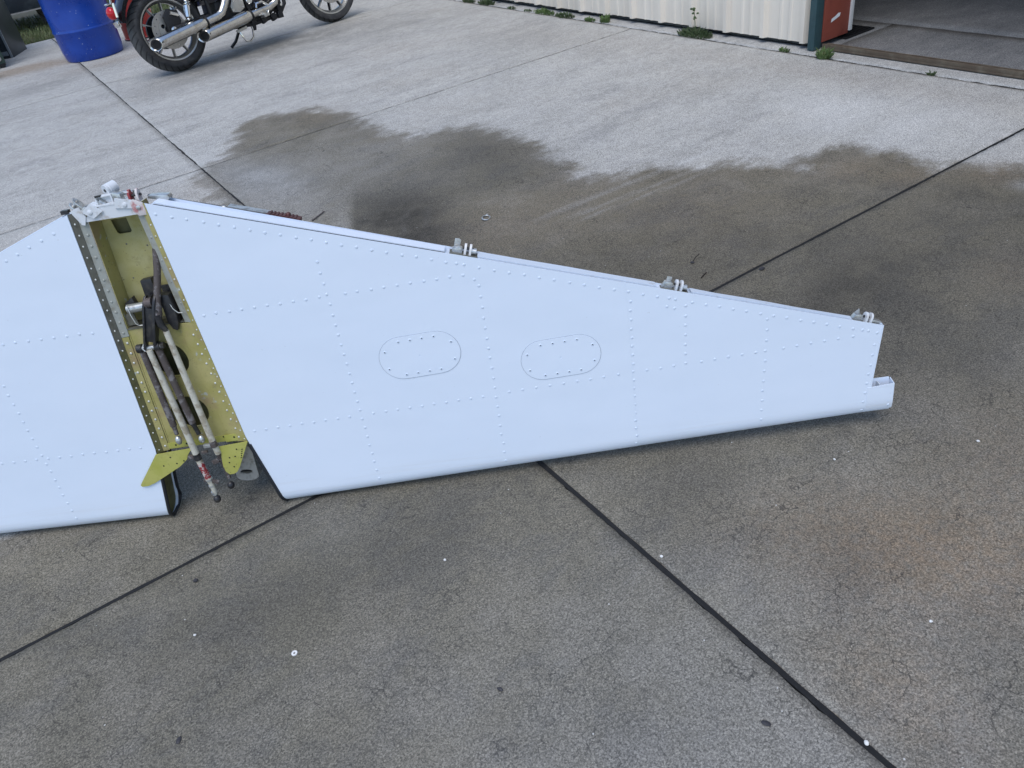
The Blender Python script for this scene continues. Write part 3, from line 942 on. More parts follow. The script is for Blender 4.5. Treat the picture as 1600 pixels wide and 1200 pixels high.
rv = thin(rv)
rivets(rv, 0.0037, 0.0010, "rivets", "rivet", tail, zf)
lv = []
lv += line((-0.130, TE(0.130) - 0.020), (-1.655, TE(1.655) - 0.022), 0.0335)
lv += line((-0.406, 0.60), (-0.396, 0.024), 0.0252) + line((-0.752, 0.50), (-0.742, 0.026), 0.026)
lv += line((-0.142, 0.526), (-0.722, 0.536), 0.0300) + line((-0.150, 0.208), (-0.715, 0.222), 0.0300)
lv += line((-1.088, 0.438), (-1.076, 0.026), 0.0225) + line((-0.78, 0.223), (-1.632, 0.247), 0.0325)
rivets(lv, 0.0037, 0.0010, "rivets", "rivet", tail, zf)


# inspection covers
def cover(cu, cv, L, W, rot):
    e = empty("inspection_cover", (cu, cv, zf(cu, cv)), R(rot), tail)
    a, r = L / 2 - W / 2, W / 2

    def stad(rr, n=14):
        return [(a + rr * math.cos(t), rr * math.sin(t)) for t in np.linspace(-math.pi / 2, math.pi / 2, n)] + \
               [(-a + rr * math.cos(t), rr * math.sin(t)) for t in np.linspace(math.pi / 2, 1.5 * math.pi, n)]
    hole = [(0.0022 * math.cos(t), 0.0022 * math.sin(t)) for t in np.linspace(0, 2 * math.pi, 9)[:-1]]
    MB().prism(stad(r), -0.0006, 0.0011, holes=[hole]).build("cover_plate", "white_part", e, smooth=False)
    ri = MB()
    pa, pb = stad(r + 0.0013), stad(r - 0.0001)
    n = len(pa)
    ri.add([(x, y_, 0.00035) for x, y_ in pa] + [(x, y_, 0.00035) for x, y_ in pb], [(i, (i + 1) % n, n + (i + 1) % n, n + i) for i in range(n)])
    ri.build("edge_gap", "edge_shadow_grey", e)  # flat ring, shade along the cover's edge put into its grey
    rr = r - 0.011
    per = [(-a + (2 * a) * k / 3, rr) for k in range(4)] + [(a + rr * math.cos(t), rr * math.sin(t)) for t in (0.55, -0.55)] + \
          [(a - (2 * a) * k / 3, -rr) for k in range(4)] + [(-a - rr * math.cos(t), rr * math.sin(t)) for t in (-0.55, 0.55)]
    sc, sl = MB(), MB()
    for x, y_ in per:
        sc.lathe([(0.0036, 0.0), (0.0034, 0.0007), (0.0024, 0.0012)], (x, y_, 0.0010), (0, 0, 1), 8)
        sl.lathe([(0.0015, 0.0), (0.0013, 0.0003)], (x, y_, 0.0021), (0, 0, 1), 6)
    o = sc.build("screws", "rivet", e, stuff=True)
    sl.build("screw_slots", "black_metal", o, stuff=True)
    return e


cover(0.587, 0.3545, 0.193, 0.109, 1.5)
cover(0.9145, 0.298, 0.189, 0.103, 1.5)

# rear spar of each half: web, raised cap strip
for sg in (1, -1):
    segs = [(0.100, 0.690), (0.760, 1.150), (1.228, 1.598), (1.664, 1.670)] if sg > 0 else [(0.10, 1.668)]
    web = MB()
    n = 12
    vs, fs = [], []
    for i in range(n + 1):
        u = 0.09 + (1.668 - 0.09) * i / n
        for z in (-0.0012, -2 * TH(u) + 0.0075):
            vs.append((sg * u, TE(u) - 0.006, z))
            vs.append((sg * u, TE(u) - 0.0075, z))
    for i in range(n):
        a, b = 4 * i, 4 * i + 4
        fs += [(a, b, b + 2, a + 2), (a + 1, a + 3, b + 3, b + 1), (a, a + 1, b + 1, b), (a + 2, b + 2, b + 3, a + 3)]
    web.add(vs, fs).build("rear_spar", "cap_white", tail)
    for (a, b) in segs:
        cp = MB()
        vs, fs = [], []
        m = max(1, int((b - a) / 0.06))
        for i in range(m + 1):
            u = a + (b - a) * i / m
            d = 2 * TH(u) - 0.0075
            z0, z1 = -0.0075, -d + 0.001
            z1 = max(z1, -0.040)
            k = [(TE(u) - 0.006, z0), (TE(u) + 0.0018, z0), (TE(u) + 0.0018, z1), (TE(u) - 0.006, z1)]
            vs += [(sg * u, p[0] + (random.gauss(0, 0.0004)), p[1]) for p in k]
        for i in range(m):
            p, q = 4 * i, 4 * i + 4
            fs += [(p, p + 1, q + 1, q), (p + 1, p + 2, q + 2, q + 1), (p + 2, p + 3, q + 3, q + 2)]
        fs += [(0, 1, 2, 3), (4 * m, 4 * m + 3, 4 * m + 2, 4 * m + 1)]
        cp.add(vs, fs).build("spar_cap", "white_part" if a < 0.5 else "cap_white", tail)
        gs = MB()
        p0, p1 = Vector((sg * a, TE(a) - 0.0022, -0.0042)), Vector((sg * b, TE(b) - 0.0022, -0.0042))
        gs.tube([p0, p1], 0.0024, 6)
        gs.build("gap_shade", "rubber" if (a < 0.5 and sg > 0) else "edge_shadow_grey", tail)  # added strip, its dark colour stands for shade in the spar gap


# root ribs, rubber root seals
def root_loop(sg, du=0.0, n=26, vmax=0.186, bulge=0.0):
    out = []
    ts = [0.0] + [0.0015 * 1.28 ** k for k in range(n)]
    ts = [t for t in ts if t < 0.24] + [0.245]
    for bk in (False, True):
        seq = list(reversed(ts)) if not bk else ts[1:]
        for t in seq:
            v = LE(0.15) + t * (0.78 - LE(0.15))
            if v > vmax:
                continue
            u = root(v) + du
            w = min(max((v - LE(u)) / 0.035, 0), 1)
            h = TH(u) * math.sqrt(max(0, 1 - (1 - w) ** 2))
            z = -TH(u) + h if not bk else -TH(u) - h
            if bulge and bk:
                k = max(0.0, v - LE(u))
                wb = min(1.0, k / 0.026)
                z = -TH(u) - (TH(u) * 0.95 + 0.004) * math.sqrt(max(0, 1 - (1 - wb) ** 2)) - bulge * math.exp(-((k - 0.024) / 0.017) ** 2)
            out.append((sg * u, v, z))
    return out


for sg in (1, -1):
    lp = root_loop(sg, 0.0, bulge=0.010 if sg < 0 else 0.0)
    MB().tube(lp, 0.0046, 8).build("rubber_seal", "rubber", tail)
    rb = root_loop(sg, 0.007, bulge=0.009 if sg < 0 else 0.0)
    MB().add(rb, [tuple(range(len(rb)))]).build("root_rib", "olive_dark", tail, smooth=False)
    if sg < 0:
        MB().add([(x + 0.014, y_, z) for x, y_, z in rb[len(rb) // 2 + 2:len(rb) // 2 + 13]], [tuple(range(11))]).build("nose_gap_light", "grey_prim", tail, smooth=False)  # grey patch for light coming through the nose gap, put in as colour

# tip trough (horn of the leading edge past the tip rib)
tb = empty("tip_trough", (1.66, 0.03, -0.013), 0, tail)
fz = 0.011
V, F = [], []
lv_ = [0.0245, 0.027, 0.031, 0.037, 0.046, 0.060, 0.080, 0.0985]
for dz_ in (0.0, -0.0015):
    for v in lv_:
        for i in range(6):
            u = 1.645 + 0.065 * i / 5 - 0.004 * (v < 0.03) * (i == 5)
            vv = v + (0.004 if v > 0.09 else 0.0) * i / 5
            V.append((u - 1.66, vv - 0.03, zf(1.645, max(v, 0.021)) + 0.0137 + dz_))
m_ = 6 * len(lv_)
for j in range(len(lv_) - 1):
    for i in range(5):
        q = j * 6 + i
        F += [(q, q + 1, q + 7, q + 6), (m_ + q + 6, m_ + q + 7, m_ + q + 1, m_ + q)]
for i in range(5):
    for q in (i, m_ - 6 + i):
        F.append((q, q + 1, m_ + q + 1, m_ + q))
for j in range(len(lv_) - 1):
    for q in (j * 6, j * 6 + 5):
        F.append((q, q + 6, m_ + q + 6, m_ + q))
MB().add(V, F).build("front_plate", "white", tb)
MB().prism([(-0.014, -0.004), (0.046, 0.000), (0.050, 0.060), (0.046, 0.078), (-0.004, 0.078)], -0.0125, -0.011).build("rear_plate", "white_part", tb)
MB().prism([(0.0, -0.0065), (-0.004, 0.004), (0.0025, 0.009), (0.0085, 0.018), (0.0105, 0.030), (0.0105, 0.072), (-0.0115, 0.0765), (-0.0115, 0.0)], 0.0485, 0.0500, f=lambda z_, v_, d: (d, v_, z_)).build("end_plate", "white_part", tb)
MB().box((0.017, -0.0035, -0.003), (0.062, 0.0015, 0.014), Matrix.Rotation(R(3), 3, 'Z')).build("bottom_plate", "white_part", tb)
MB().box((0.016, 0.046, 0.000), (0.0015, 0.052, 0.018)).build("divider", "dirty_white", tb)
rivets([(1.666 + 0.034, 0.03 + 0.012), (1.699, 0.054), (1.702, 0.075), (1.703, 0.090)], 0.0035, 0.002, "rivets", "rivet", tail, lambda u, v: -0.013 + fz)

# ---- tip rib closing the end of the right and left halves
for sg in (1, -1):
    pts = []
    for bk in (False, True):
        for t in (reversed(TS) if not bk else TS[1:]):
            x, y_, z = skin_point(sg, 1.0, t, bk)
            pts.append((x - sg * 0.004, y_, z * 0.97 - 0.0005))
    MB().add(pts, [tuple(range(len(pts)))]).build("tip_rib", "white", tail, smooth=False)

# ---- centre bay
W0 = lambda v: root(max(v, 0.185))


def quadstrip(sg, vs_, ins0, z0, ins1, z1, name, mat, th=0.0014, vtop=0.79, vbot=0.183):
    """flat strip running up the bay, between two insets from the bay edge"""
    m = MB()
    V, F = [], []
    n = 6
    for i in range(n + 1):
        v = vbot + (vtop - vbot) * i / n
        w = W0(v)
        V += [(sg * (w - ins0), v, z0), (sg * (w - ins1), v, z1), (sg * (w - ins1), v, z1 - th), (sg * (w - ins0), v, z0 - th)]
    for i in range(n):
        a, b = 4 * i, 4 * i + 4
        for k in range(4):
            F.append((a + k, a + (k + 1) % 4, b + (k + 1) % 4, b + k))
    F += [(0, 1, 2, 3), (4 * n, 4 * n + 3, 4 * n + 2, 4 * n + 1)]
    return m.add(V, F).build(name, mat, tail)


PZ = -0.017      # lower web plane
FZ = -0.066      # upper web plane
# edge flanges: dark on the left, olive on the right
quadstrip(-1, None, 0.001, -0.0008, 0.0125, -0.010, "edge_flange", "grey_dark", vtop=0.797, vbot=0.471)
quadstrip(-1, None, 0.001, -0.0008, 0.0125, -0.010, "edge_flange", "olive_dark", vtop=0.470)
quadstrip(1, None, 0.001, -0.0008, 0.0135, -0.006, "edge_flange", "olive", vtop=0.797)
quadstrip(-1, None, 0.0120, -0.0112, 0.030, -0.0145, "inner_flange", "grey_prim", vtop=0.79, vbot=0.500)
quadstrip(-1, None, 0.0120, -0.0113, 0.0275, -0.0146, "inner_flange", "olive", vtop=0.499, vbot=0.183)
quadstrip(1, None, 0.0132, -0.0075, 0.031, -0.0145, "inner_flange", "grey_prim", vtop=0.79, vbot=0.515)
quadstrip(1, None, 0.0132, -0.0076, 0.050, -0.0150, "inner_flange", "olive", vtop=0.514, vbot=0.183)
# side walls of the deep upper bay and of the boxes behind
for sg in (-1, 1):
    V, F = [], []
    for v in (0.19, 0.79):
        for ins in (0.0305, 0.0320):
            for z in (-0.016, -0.082):
                V.append((sg * (W0(v) - ins), v, z))
    F = [(0, 1, 5, 4), (2, 6, 7, 3), (0, 4, 6, 2), (1, 3, 7, 5), (4, 5, 7, 6), (0, 2, 3, 1)]
    MB().add(V, F).build("side_web", "olive", tail)
# upper web with slot
wl = lambda v: W0(v) - 0.0325
slot = [(-0.034, 0.7585), (0.002, 0.7585), (0.0035, 0.728), (-0.0005, 0.7245), (-0.026, 0.7245), (-0.030, 0.728)]
MB().prism([(-wl(0.5), 0.50), (wl(0.5), 0.50), (wl(0.785), 0.785), (-wl(0.785), 0.785)], FZ - 0.0015, FZ, holes=[slot]).build("upper_web", "olive_light", tail)
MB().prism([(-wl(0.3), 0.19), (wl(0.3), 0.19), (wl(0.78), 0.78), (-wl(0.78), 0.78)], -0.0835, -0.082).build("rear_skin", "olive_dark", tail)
MB().tube([(-0.066, 0.765, FZ + 0.0015), (-0.064, 0.68, FZ + 0.0015), (-0.066, 0.60, FZ + 0.0015), (-0.068, 0.53, FZ + 0.0015)], 0.0022, 6).build("sealant_bead", "grey_prim", tail)
rivets([(-0.02, 0.70), (0.025, 0.69), (0.03, 0.65), (-0.035, 0.62), (0.02, 0.62), (0.0, 0.585)], 0.0022, 0.001, "rivets", "grey_dark", tail, lambda u, v: FZ)


# lower web with two flanged lightening holes
def circ(cx, cy, rx, ry, n=28):
    return [(cx + rx * math.cos(2 * math.pi * i / n), cy + ry * math.sin(2 * math.pi * i / n)) for i in range(n)]


H1, H2 = (-0.001, 0.424, 0.043, 0.046), (-0.004, 0.279, 0.046, 0.045)
lw = lambda v: W0(v) - 0.0275
lower = MB().prism([(-lw(0.19), 0.186), (lw(0.19) - 0.022, 0.186), (lw(0.51) - 0.022, 0.515), (-lw(0.51), 0.515)], PZ - 0.0015, PZ, holes=[circ(*H1), circ(*H2)])
lower = lower.build("lower_web", "olive", tail)
for h in (H1, H2):
    V, F = [], []
    n = 28
    for (k, z) in ((1.17, 0.0002), (1.10, -0.0009), (1.03, -0.0035), (0.985, -0.0085), (0.965, -0.0085), (1.0, -0.0035)):
        V += [(x, y_, PZ + z) for x, y_ in circ(h[0], h[1], h[2] * k, h[3] * k, n)]
    for j in range(5):
        for i in range(n):
            F.append((j * n + i, j * n + (i + 1) % n, (j + 1) * n + (i + 1) % n, (j + 1) * n + i))
    MB().add(V, F).build("hole_flange", "olive_light", lower)
MB().box((-0.012, 0.1935, PZ + 0.0012), (0.158, 0.017, 0.0015)).build("edge_strip", "olive_bright", lower)
MB().box((0.075, 0.1955, PZ + 0.006), (0.032, 0.020, 0.0015)).build("edge_strip", "olive_bright", lower)
bl = MB()
for x, y_ in ((-0.070, 0.194), (-0.042, 0.194), (0.055, 0.199), (0.083, 0.197)):
    bl.lathe([(0.0026, 0), (0.0024, 0.0004)], (x, y_, PZ + 0.0020 + (0.005 if x > 0.07 else 0)), (0, 0, 1), 8)
bl.build("bolt_holes", "sealant", lower, stuff=True)
# shelf at the top of the lower web, with an angle cleat
MB().box((-0.005, 0.5165, -0.040), (0.150, 0.003, 0.050)).build("shelf", "grey_dark", tail)
MB().prism([(-0.088, 0.522), (-0.060, 0.552), (-0.046, 0.552), (-0.042, 0.522)], -0.026, -0.0235).build("cleat", "grey_dark", tail)
MB().prism([(0.035, 0.520), (0.068, 0.520), (0.066, 0.560), (0.050, 0.600), (0.030, 0.600), (0.030, 0.54)], -0.047, -0.044).build("cleat", "black_metal", tail)

# rivets of the bay flanges
fl, fr_, fl2, fr2 = [], [], [], []
for i in range(24):
    v = 0.192 + i * 0.0253
    fl.append((-(W0(v) - 0.0062), v)); fr_.append((W0(v) - 0.007, v))
for i in range(22):
    v = 0.196 + i * 0.0262
    fl2.append((-(W0(v) - 0.0205), v))
    if v < 0.5 or i % 2 == 0:
        fr2.append((W0(v) - (0.021 if v < 0.5 else 0.0205), v))
rivets(jit(fl), 0.0024, 0.0013, "rivets", "bright", tail, lambda u, v: -0.0052, 6)
rivets(jit(fr_), 0.0022, 0.0012, "rivets", "bright", tail, lambda u, v: -0.0034, 6)
rivets(jit([p for p in fl2 if p[1] < 0.5]), 0.0031, 0.0016, "rivets", "bright", tail, lambda u, v: -0.0128, 7)
rivets(jit([p for p in fl2 if p[1] >= 0.5]), 0.0033, 0.0018, "rivets", "grey_prim", tail, lambda u, v: -0.0127, 7)
rivets(jit([p for p in fr2 if p[1] < 0.5]), 0.0028, 0.0015, "rivets", "bright", tail, lambda u, v: -0.0090, 7)
rivets(jit([p for p in fr2 if p[1] >= 0.5]), 0.0028, 0.0015, "rivets", "grey_prim", tail, lambda u, v: -0.0105, 7)

# gussets
g1 = MB().prism([(-0.1175, 0.186), (-0.014, 0.191), (-0.030, 0.183), (-0.040, 0.172), (-0.046, 0.160), (-0.070, 0.142), (-0.150, 0.103), (-0.170, 0.0965),
                 (-0.186, 0.0965), (-0.189, 0.1015), (-0.184, 0.108)], 0.0035, 0.0052).build("gusset", "olive_bright", tail)
g2 = MB().prism([(0.043, 0.184), (0.119, 0.188), (0.113, 0.178), (0.077, 0.118), (0.066, 0.104), (0.056, 0.099), (0.045, 0.099), (0.038, 0.108), (0.036, 0.125), (0.040, 0.150)],
                0.0035, 0.0052).build("gusset", "olive_bright", tail)
for gg, pts in ((g1, [(-0.085, 0.172), (-0.075, 0.152), (-0.055, 0.157), (-0.085, 0.133), (-0.11, 0.15)]), (g2, [(0.085, 0.170), (0.060, 0.148), (0.075, 0.150), (0.055, 0.134), (0.063, 0.12)])):
    h = MB()
    for x, y_ in pts:
        h.lathe([(0.0023, 0), (0.0021, 0.0003)], (x, y_, 0.0052), (0, 0, 1), 7)
    h.build("bolt_holes", "sealant", gg, stuff=True)
mk = MB()
for i in range(5):
    mk.box((0.089 + 0.0024 * i, 0.144 + 0.0060 * i, 0.0054), (0.0045, 0.0022, 0.0003), Matrix.Rotation(R(20 + 30 * (i % 2)), 3, 'Z'))
mk.build("stamp_mark", "sealant", g2)

# silver attach fitting behind the right gusset
fit = empty("attach_fitting", (0.062, 0.045, -0.060), R(-4), tail)
arc = [(0.028 * math.cos(t), 0.006 + 0.012 * math.sin(t)) for t in np.linspace(math.pi, 2 * math.pi, 12)]
outl = [(-0.028, 0.13)] + arc + [(0.028, 0.13)]
sl = [(0.016 * math.cos(t) - 0.001, 0.022 + 0.0065 * math.sin(t)) for t in np.linspace(0, 2 * math.pi, 15)[:-1]]
MB().prism(outl, 0.010, 0.0125, holes=[sl]).build("front_plate", "bare", fit)
MB().prism(outl, -0.030, -0.0275).build("back_plate", "bare", fit)
MB().tube([(-0.028, 0.13, -0.009)] + [(x, y_, -0.009) for x, y_ in arc] + [(0.028, 0.13, -0.009)], 0.002, 6).build("lip", "bare", fit)
MB().box((0.0275, 0.070, -0.009), (0.003, 0.125, 0.044)).build("side_plate", "bare", fit)
MB().box((-0.0275, 0.070, -0.009), (0.003, 0.125, 0.044)).build("side_plate", "bare", fit)
MB().prism(arc + [(0.02, 0.02), (-0.02, 0.02)], -0.030, 0.010).build("base", "grey_dark", fit)

# push rods with their ends
def rod(pts, r, mat, endr=0.0085, endmat="black_metal", ball=True):
    e = MB().tube(pts, r, 12).build("push_rod", mat, tail)
    return e


r1 = MB().tube([(-0.043, 0.474, 0.006), (-0.043, 0.40, 0.006), (-0.0435, 0.262, 0.006)], [0.0078, 0.0082, 0.0080], 12).build("push_rod", "rust_rod", tail)
MB().tube([(-0.0435, 0.262, 0.006), (-0.044, 0.255, 0.006), (-0.0445, 0.236, 0.006)], [0.0075, 0.0055, 0.005], 10).build("rod_end", "rust_rod", r1)
MB().ball((-0.0455, 0.219, 0.007), 0.0095, 12, (0.85, 1.35, 0.85)).build("end_knob", "bare", r1)
r3 = MB().tube([(-0.005, 0.468, 0.006), (0.000, 0.36, 0.006), (0.0045, 0.262, 0.006)], [0.0085, 0.0084, 0.0084], 12).build("push_rod", "rust_rod", tail)
MB().tube([(0.0045, 0.262, 0.006), (0.006, 0.250, 0.006), (0.009, 0.228, 0.006)], [0.008, 0.0055, 0.0055], 10).build("rod_end", "black_metal", r3)
MB().ball((0.0112, 0.214, 0.007), 0.0085, 12, (0.9, 1.3, 0.9)).build("end_knob", "bare", r3)
r2 = MB().tube([(-0.023, 0.470, 0.013), (-0.0185, 0.33, 0.013), (-0.0140, 0.178, 0.013)], [0.0072, 0.0080, 0.0082], 12).build("push_rod", "beige_rod", tail)
MB().tube([(-0.0138, 0.176, 0.013), (-0.0132, 0.160, 0.013)], 0.0092, 8).build("clamp", "black_metal", r2)
cl = MB().box((-0.0275, 0.170, 0.012), (0.018, 0.009, 0.009)).box((0.006, 0.176, 0.008), (0.016, 0.006, 0.007))
cl.build("clamp_bolt", "rust_rod", r2, 0.001)
MB().tube([(-0.0132, 0.160, 0.013), (-0.0128, 0.150, 0.013)], 0.0078, 10).build("collar", "beige_rod", r2)
MB().tube([(-0.0128, 0.150, 0.013), (-0.0085, 0.103, 0.013)], 0.0082, 12).build("painted_sleeve", "red_paint", r2)
MB().tube([(-0.0085, 0.103, 0.013), (-0.0080, 0.098, 0.013), (-0.0068, 0.083, 0.013), (-0.006, 0.058, 0.013), (-0.0060, 0.050, 0.013)], [0.0088, 0.0080, 0.0062, 0.0064, 0.004], 10).build("turnbuckle", "beige_rod", r2)
MB().box((0.004, 0.089, 0.013), (0.022, 0.010, 0.007), Matrix.Rotation(R(-25), 3, 'Z')).box((-0.0175, 0.096, 0.013), (0.008, 0.008, 0.006)).build("lock_tab", "rust_rod", r2, 0.001)
for yy, rr_ in ((0.100, 0.0092), (0.080, 0.0075), (0.060, 0.0072), (0.052, 0.0058)):
    MB().cyl((-0.0075 + (0.1 - yy) * -0.02, yy, 0.013), (-0.0075 + (0.1 - yy) * -0.02, yy - 0.004, 0.013), rr_, 8).build("nut", "bare", r2)
MB().ball((-0.0065, 0.036, 0.014), 0.0098, 14, (0.95, 1.15, 0.95)).build("end_knob", "black_metal", r2)
r4 = MB().tube([(0.0305, 0.510, 0.010), (0.0330, 0.36, 0.010), (0.0368, 0.205, 0.010)], [0.0070, 0.0078, 0.0080], 12).build("push_rod", "beige_rod", tail)
MB().tube([(0.0366, 0.207, 0.010), (0.0370, 0.190, 0.010)], 0.0092, 8).build("clamp", "rust_rod", r4)
MB().box((0.021, 0.196, 0.012), (0.018, 0.009, 0.009)).build("clamp_bolt", "bare", r4, 0.001)
MB().tube([(0.0370, 0.190, 0.008), (0.0368, 0.166, 0.005)], 0.0080, 10).build("painted_sleeve", "beige_rod", r4)
MB().tube([(0.0368, 0.166, 0.005), (0.0345, 0.140, -0.006), (0.0340, 0.105, -0.008), (0.0350, 0.082, -0.004)], [0.0072, 0.0072, 0.0065, 0.005], 10).build("turnbuckle", "rust_rod", r4)
MB().box((0.020, 0.140, 0.0), (0.018, 0.012, 0.006), Matrix.Rotation(R(15), 3, 'Z')).build("lock_tab", "rust_rod", r4, 0.001)
MB().ball((0.0365, 0.066, 0.004), 0.0098, 14, (0.95, 1.15, 0.95)).build("end_knob", "black_metal", r4)

# bellcrank: pivot tube, twin arm, cranked arm, drop link
bc = empty("bellcrank", (-0.02, 0.56, -0.015), 0, tail)
def b(p): return (p[0] + 0.02, p[1] - 0.56, p[2] + 0.015)
MB().cyl(b((-0.052, 0.563, -0.022)), b((0.042, 0.566, -0.022)), 0.0105, 16).build("pivot_tube", "bare", bc)
MB().prism([(0.590, 0.0125), (0.597, 0.004), (0.594, -0.008), (0.575, -0.012), (0.500, -0.004), (0.476, 0.000), (0.468, 0.006), (0.472, 0.016), (0.486, 0.019), (0.575, 0.018)],
           -0.0325, -0.0275, f=lambda v, z, d: b((d + (v - 0.475) * 0.34, v, z))).build("arm_cheek", "black_metal", bc, 0.0008)
MB().prism([(0.590, 0.0125), (0.597, 0.004), (0.594, -0.008), (0.575, -0.012), (0.500, -0.004), (0.476, 0.000), (0.468, 0.006), (0.472, 0.016), (0.486, 0.019), (0.575, 0.018)],
           -0.0095, -0.0035, f=lambda v, z, d: b((d + (v - 0.475) * 0.34, v, z))).build("arm_cheek", "black_metal", bc, 0.0008)
MB().box(b((0.001, 0.530, 0.011)), (0.021, 0.085, 0.007), Matrix.Rotation(R(-18.8), 3, 'Z')).build("arm_web", "black_metal", bc, 0.001)
MB().cyl(b((0.008, 0.581, 0.007)), b((0.024, 0.581, 0.007)), 0.0112, 14).build("bush", "rust_rod", bc)
MB().cyl(b((-0.052, 0.474, 0.008)), b((0.008, 0.474, 0.008)), 0.0062, 10).build("arm_bolt", "bare", bc)
for x in (-0.045, -0.0025):
    MB().cyl(b((x - 0.006, 0.475, 0.008)), b((x + 0.006, 0.475, 0.008)), 0.0105, 12).build("rod_eye", "black_metal", bc)
MB().lathe([(0.0085, 0), (0.0085, 0.007)], b((0.006, 0.475, 0.008)), (1, 0, 0), 6).build("nut", "black_metal", bc)
MB().box(b((0.006, 0.566, -0.020)), (0.012, 0.040, 0.030)).build("spacer", "black_metal", bc, 0.003)
MB().prism([(0.036, 0.592), (0.058, 0.588), (0.062, 0.552), (0.058, 0.518), (0.050, 0.500), (0.040, 0.506), (0.034, 0.525)], -0.030, -0.004, f=lambda u, v, d: b((u, v, d))).build("cranked_arm", "black_metal", bc, 0.003)
MB().prism([(-0.008, 0.620), (0.018, 0.622), (0.020, 0.585), (-0.010, 0.580)], -0.055, -0.036, f=lambda u, v, d: b((u, v, d))).build("stop_block", "black_metal", bc, 0.002)
MB().prism([(-0.062, 0.572), (-0.040, 0.585), (-0.036, 0.560), (-0.060, 0.552)], -0.050, -0.034, f=lambda u, v, d: b((u, v, d))).build("bearing_block", "black_metal", bc, 0.002)
MB().tube([b(p) for p in ((0.026, 0.552, 0.010), (0.0245, 0.540, 0.011), (0.0255, 0.526, 0.012), (0.0320, 0.512, 0.011))], [0.0095, 0.0080, 0.0082, 0.0060], 10).build("fork", "black_metal", bc)
for pts in ([(-0.046, 0.575, -0.012), (-0.044, 0.552, -0.008), (-0.040, 0.530, -0.008), (-0.034, 0.524, -0.010), (-0.020, 0.523, -0.012)],
            [(0.052, 0.578, -0.006), (0.058, 0.555, -0.004), (0.065, 0.543, -0.006), (0.074, 0.541, -0.008)], [(-0.030, 0.487, 0.012), (-0.036, 0.478, 0.016), (-0.030, 0.470, 0.018)]):
    MB().tube(pts, 0.0011, 6).build("lock_wire", "bright", tail)
lk = MB().tube([(0.0655, 0.700, -0.022), (0.052, 0.645, -0.012), (0.034, 0.580, 0.004), (0.0265, 0.548, 0.009)], [0.008, 0.0078, 0.0078, 0.0090], 10).build("drop_link", "rust_rod", tail)
MB().cyl((0.0285, 0.562, 0.006), (0.0295, 0.562, 0.0175), 0.003, 8).build("pin", "black_metal", lk)

# ---- top of the bay: cap plate and fittings
cap = MB().prism([(-0.064, 0.774), (0.060, 0.7745), (0.0655, 0.781), (0.064, 0.800), (0.030, 0.806), (-0.004, 0.8065), (-0.026, 0.797), (-0.052, 0.784)], -0.0105, -0.0085).build("cap_plate", "dirty_white", tail)
MB().box((-0.004, 0.8035, -0.030), (0.090, 0.003, 0.045)).build("cap_shelf", "dirty_white", tail)
MB().prism([(-0.083, 0.799), (-0.079, 0.7985), (-0.066, 0.770), (-0.059, 0.768), (-0.051, 0.786), (-0.058, 0.808), (-0.070, 0.805)], -0.0088, -0.0062).build("corner_plate", "dirty_white", tail)
lugb = MB().prism([(-0.056, 0.797), (-0.034, 0.780), (-0.010, 0.793), (-0.032, 0.811)], -0.007, -0.0035).build("stop_bracket", "dirty_white", tail)
MB().lathe([(0.0055, 0), (0.005, 0.002), (0.003, 0.003)], (-0.037, 0.794, -0.0037), (0, 0, 1), 10).build("rivet_head", "dirty_white", lugb)
cv = empty("pivot_clevis", (-0.058, 0.808, -0.018), R(38), tail)
for x in (-0.014, 0.000):
    MB().prism([(-0.010, -0.010), (0.010, -0.010), (0.010, 0.010), (0.006, 0.018), (0.0, 0.0205), (-0.006, 0.018), (-0.010, 0.010)], x, x + 0.0035,
               f=lambda a_, b_, d: (d, b_, a_)).build("lug", "bare", cv, 0.0006)
MB().cyl((-0.018, 0.010, 0.001), (0.008, 0.010, 0.001), 0.0035, 8).build("bolt", "bare", cv)
MB().box((-0.004, -0.010, 0), (0.026, 0.005, 0.022)).build("base", "bare", cv, 0.001)
MB().tube([(-0.022, 0.800, -0.022), (-0.012, 0.808, -0.022), (-0.006, 0.803, -0.022)], [0.007, 0.009, 0.006], 8).build("bush", "bare", tail)
sq = empty("square_bracket", (-0.003, 0.8105, -0.020), R(3), tail)
oq = [(-0.020, -0.009), (0.018, -0.009), (0.018, 0.0115), (-0.020, 0.0115)]
iq = [(-0.0165, -0.0062), (0.0145, -0.0062), (0.0145, 0.0085), (-0.0165, 0.0085)]
MB().prism(oq, -0.012, 0.004, holes=[iq]).build("frame", "dirty_white", sq, 0.0006)
MB().prism(iq, -0.006, -0.004).build("back", "dirty_white", sq)
MB().box((-0.0110, 0.0118, 0.002), (0.013, 0.004, 0.006)).build("clip", "black_metal", sq)
MB().prism([(0.0185, -0.010), (0.036, -0.008), (0.036, 0.008), (0.020, 0.014)], -0.014, 0.003).build("end_block", "bare", sq, 0.001)
pu = empty("pulley", (-0.001, 0.8285, -0.030), 0, tail)
MB().lathe([(0.0035, 0), (0.0125, 0), (0.0125, 0.004), (0.0105, 0.006), (0.0125, 0.008), (0.0125, 0.026), (0.0035, 0.026)], (0, 0, 0.0), (0.55, 0.15, -0.8), 20, closed=True).build("wheel", "dirty_white", pu)
MB().cyl((-0.0005, 0, 0.0005), (0.008, 0.002, -0.014), 0.0038, 10).build("bore", "black_metal", pu)
wb = MB().prism([(0.018, 0.795), (0.057, 0.789), (0.0605, 0.806), (0.024, 0.815)], -0.0080, -0.0045).build("hinge_plate", "dirty_white", tail)
MB().lathe([(0.0058, 0), (0.005, 0.002), (0.003, 0.003)], (0.041, 0.799, -0.0047), (0, 0, 1), 10).build("rivet_head", "dirty_white", wb)
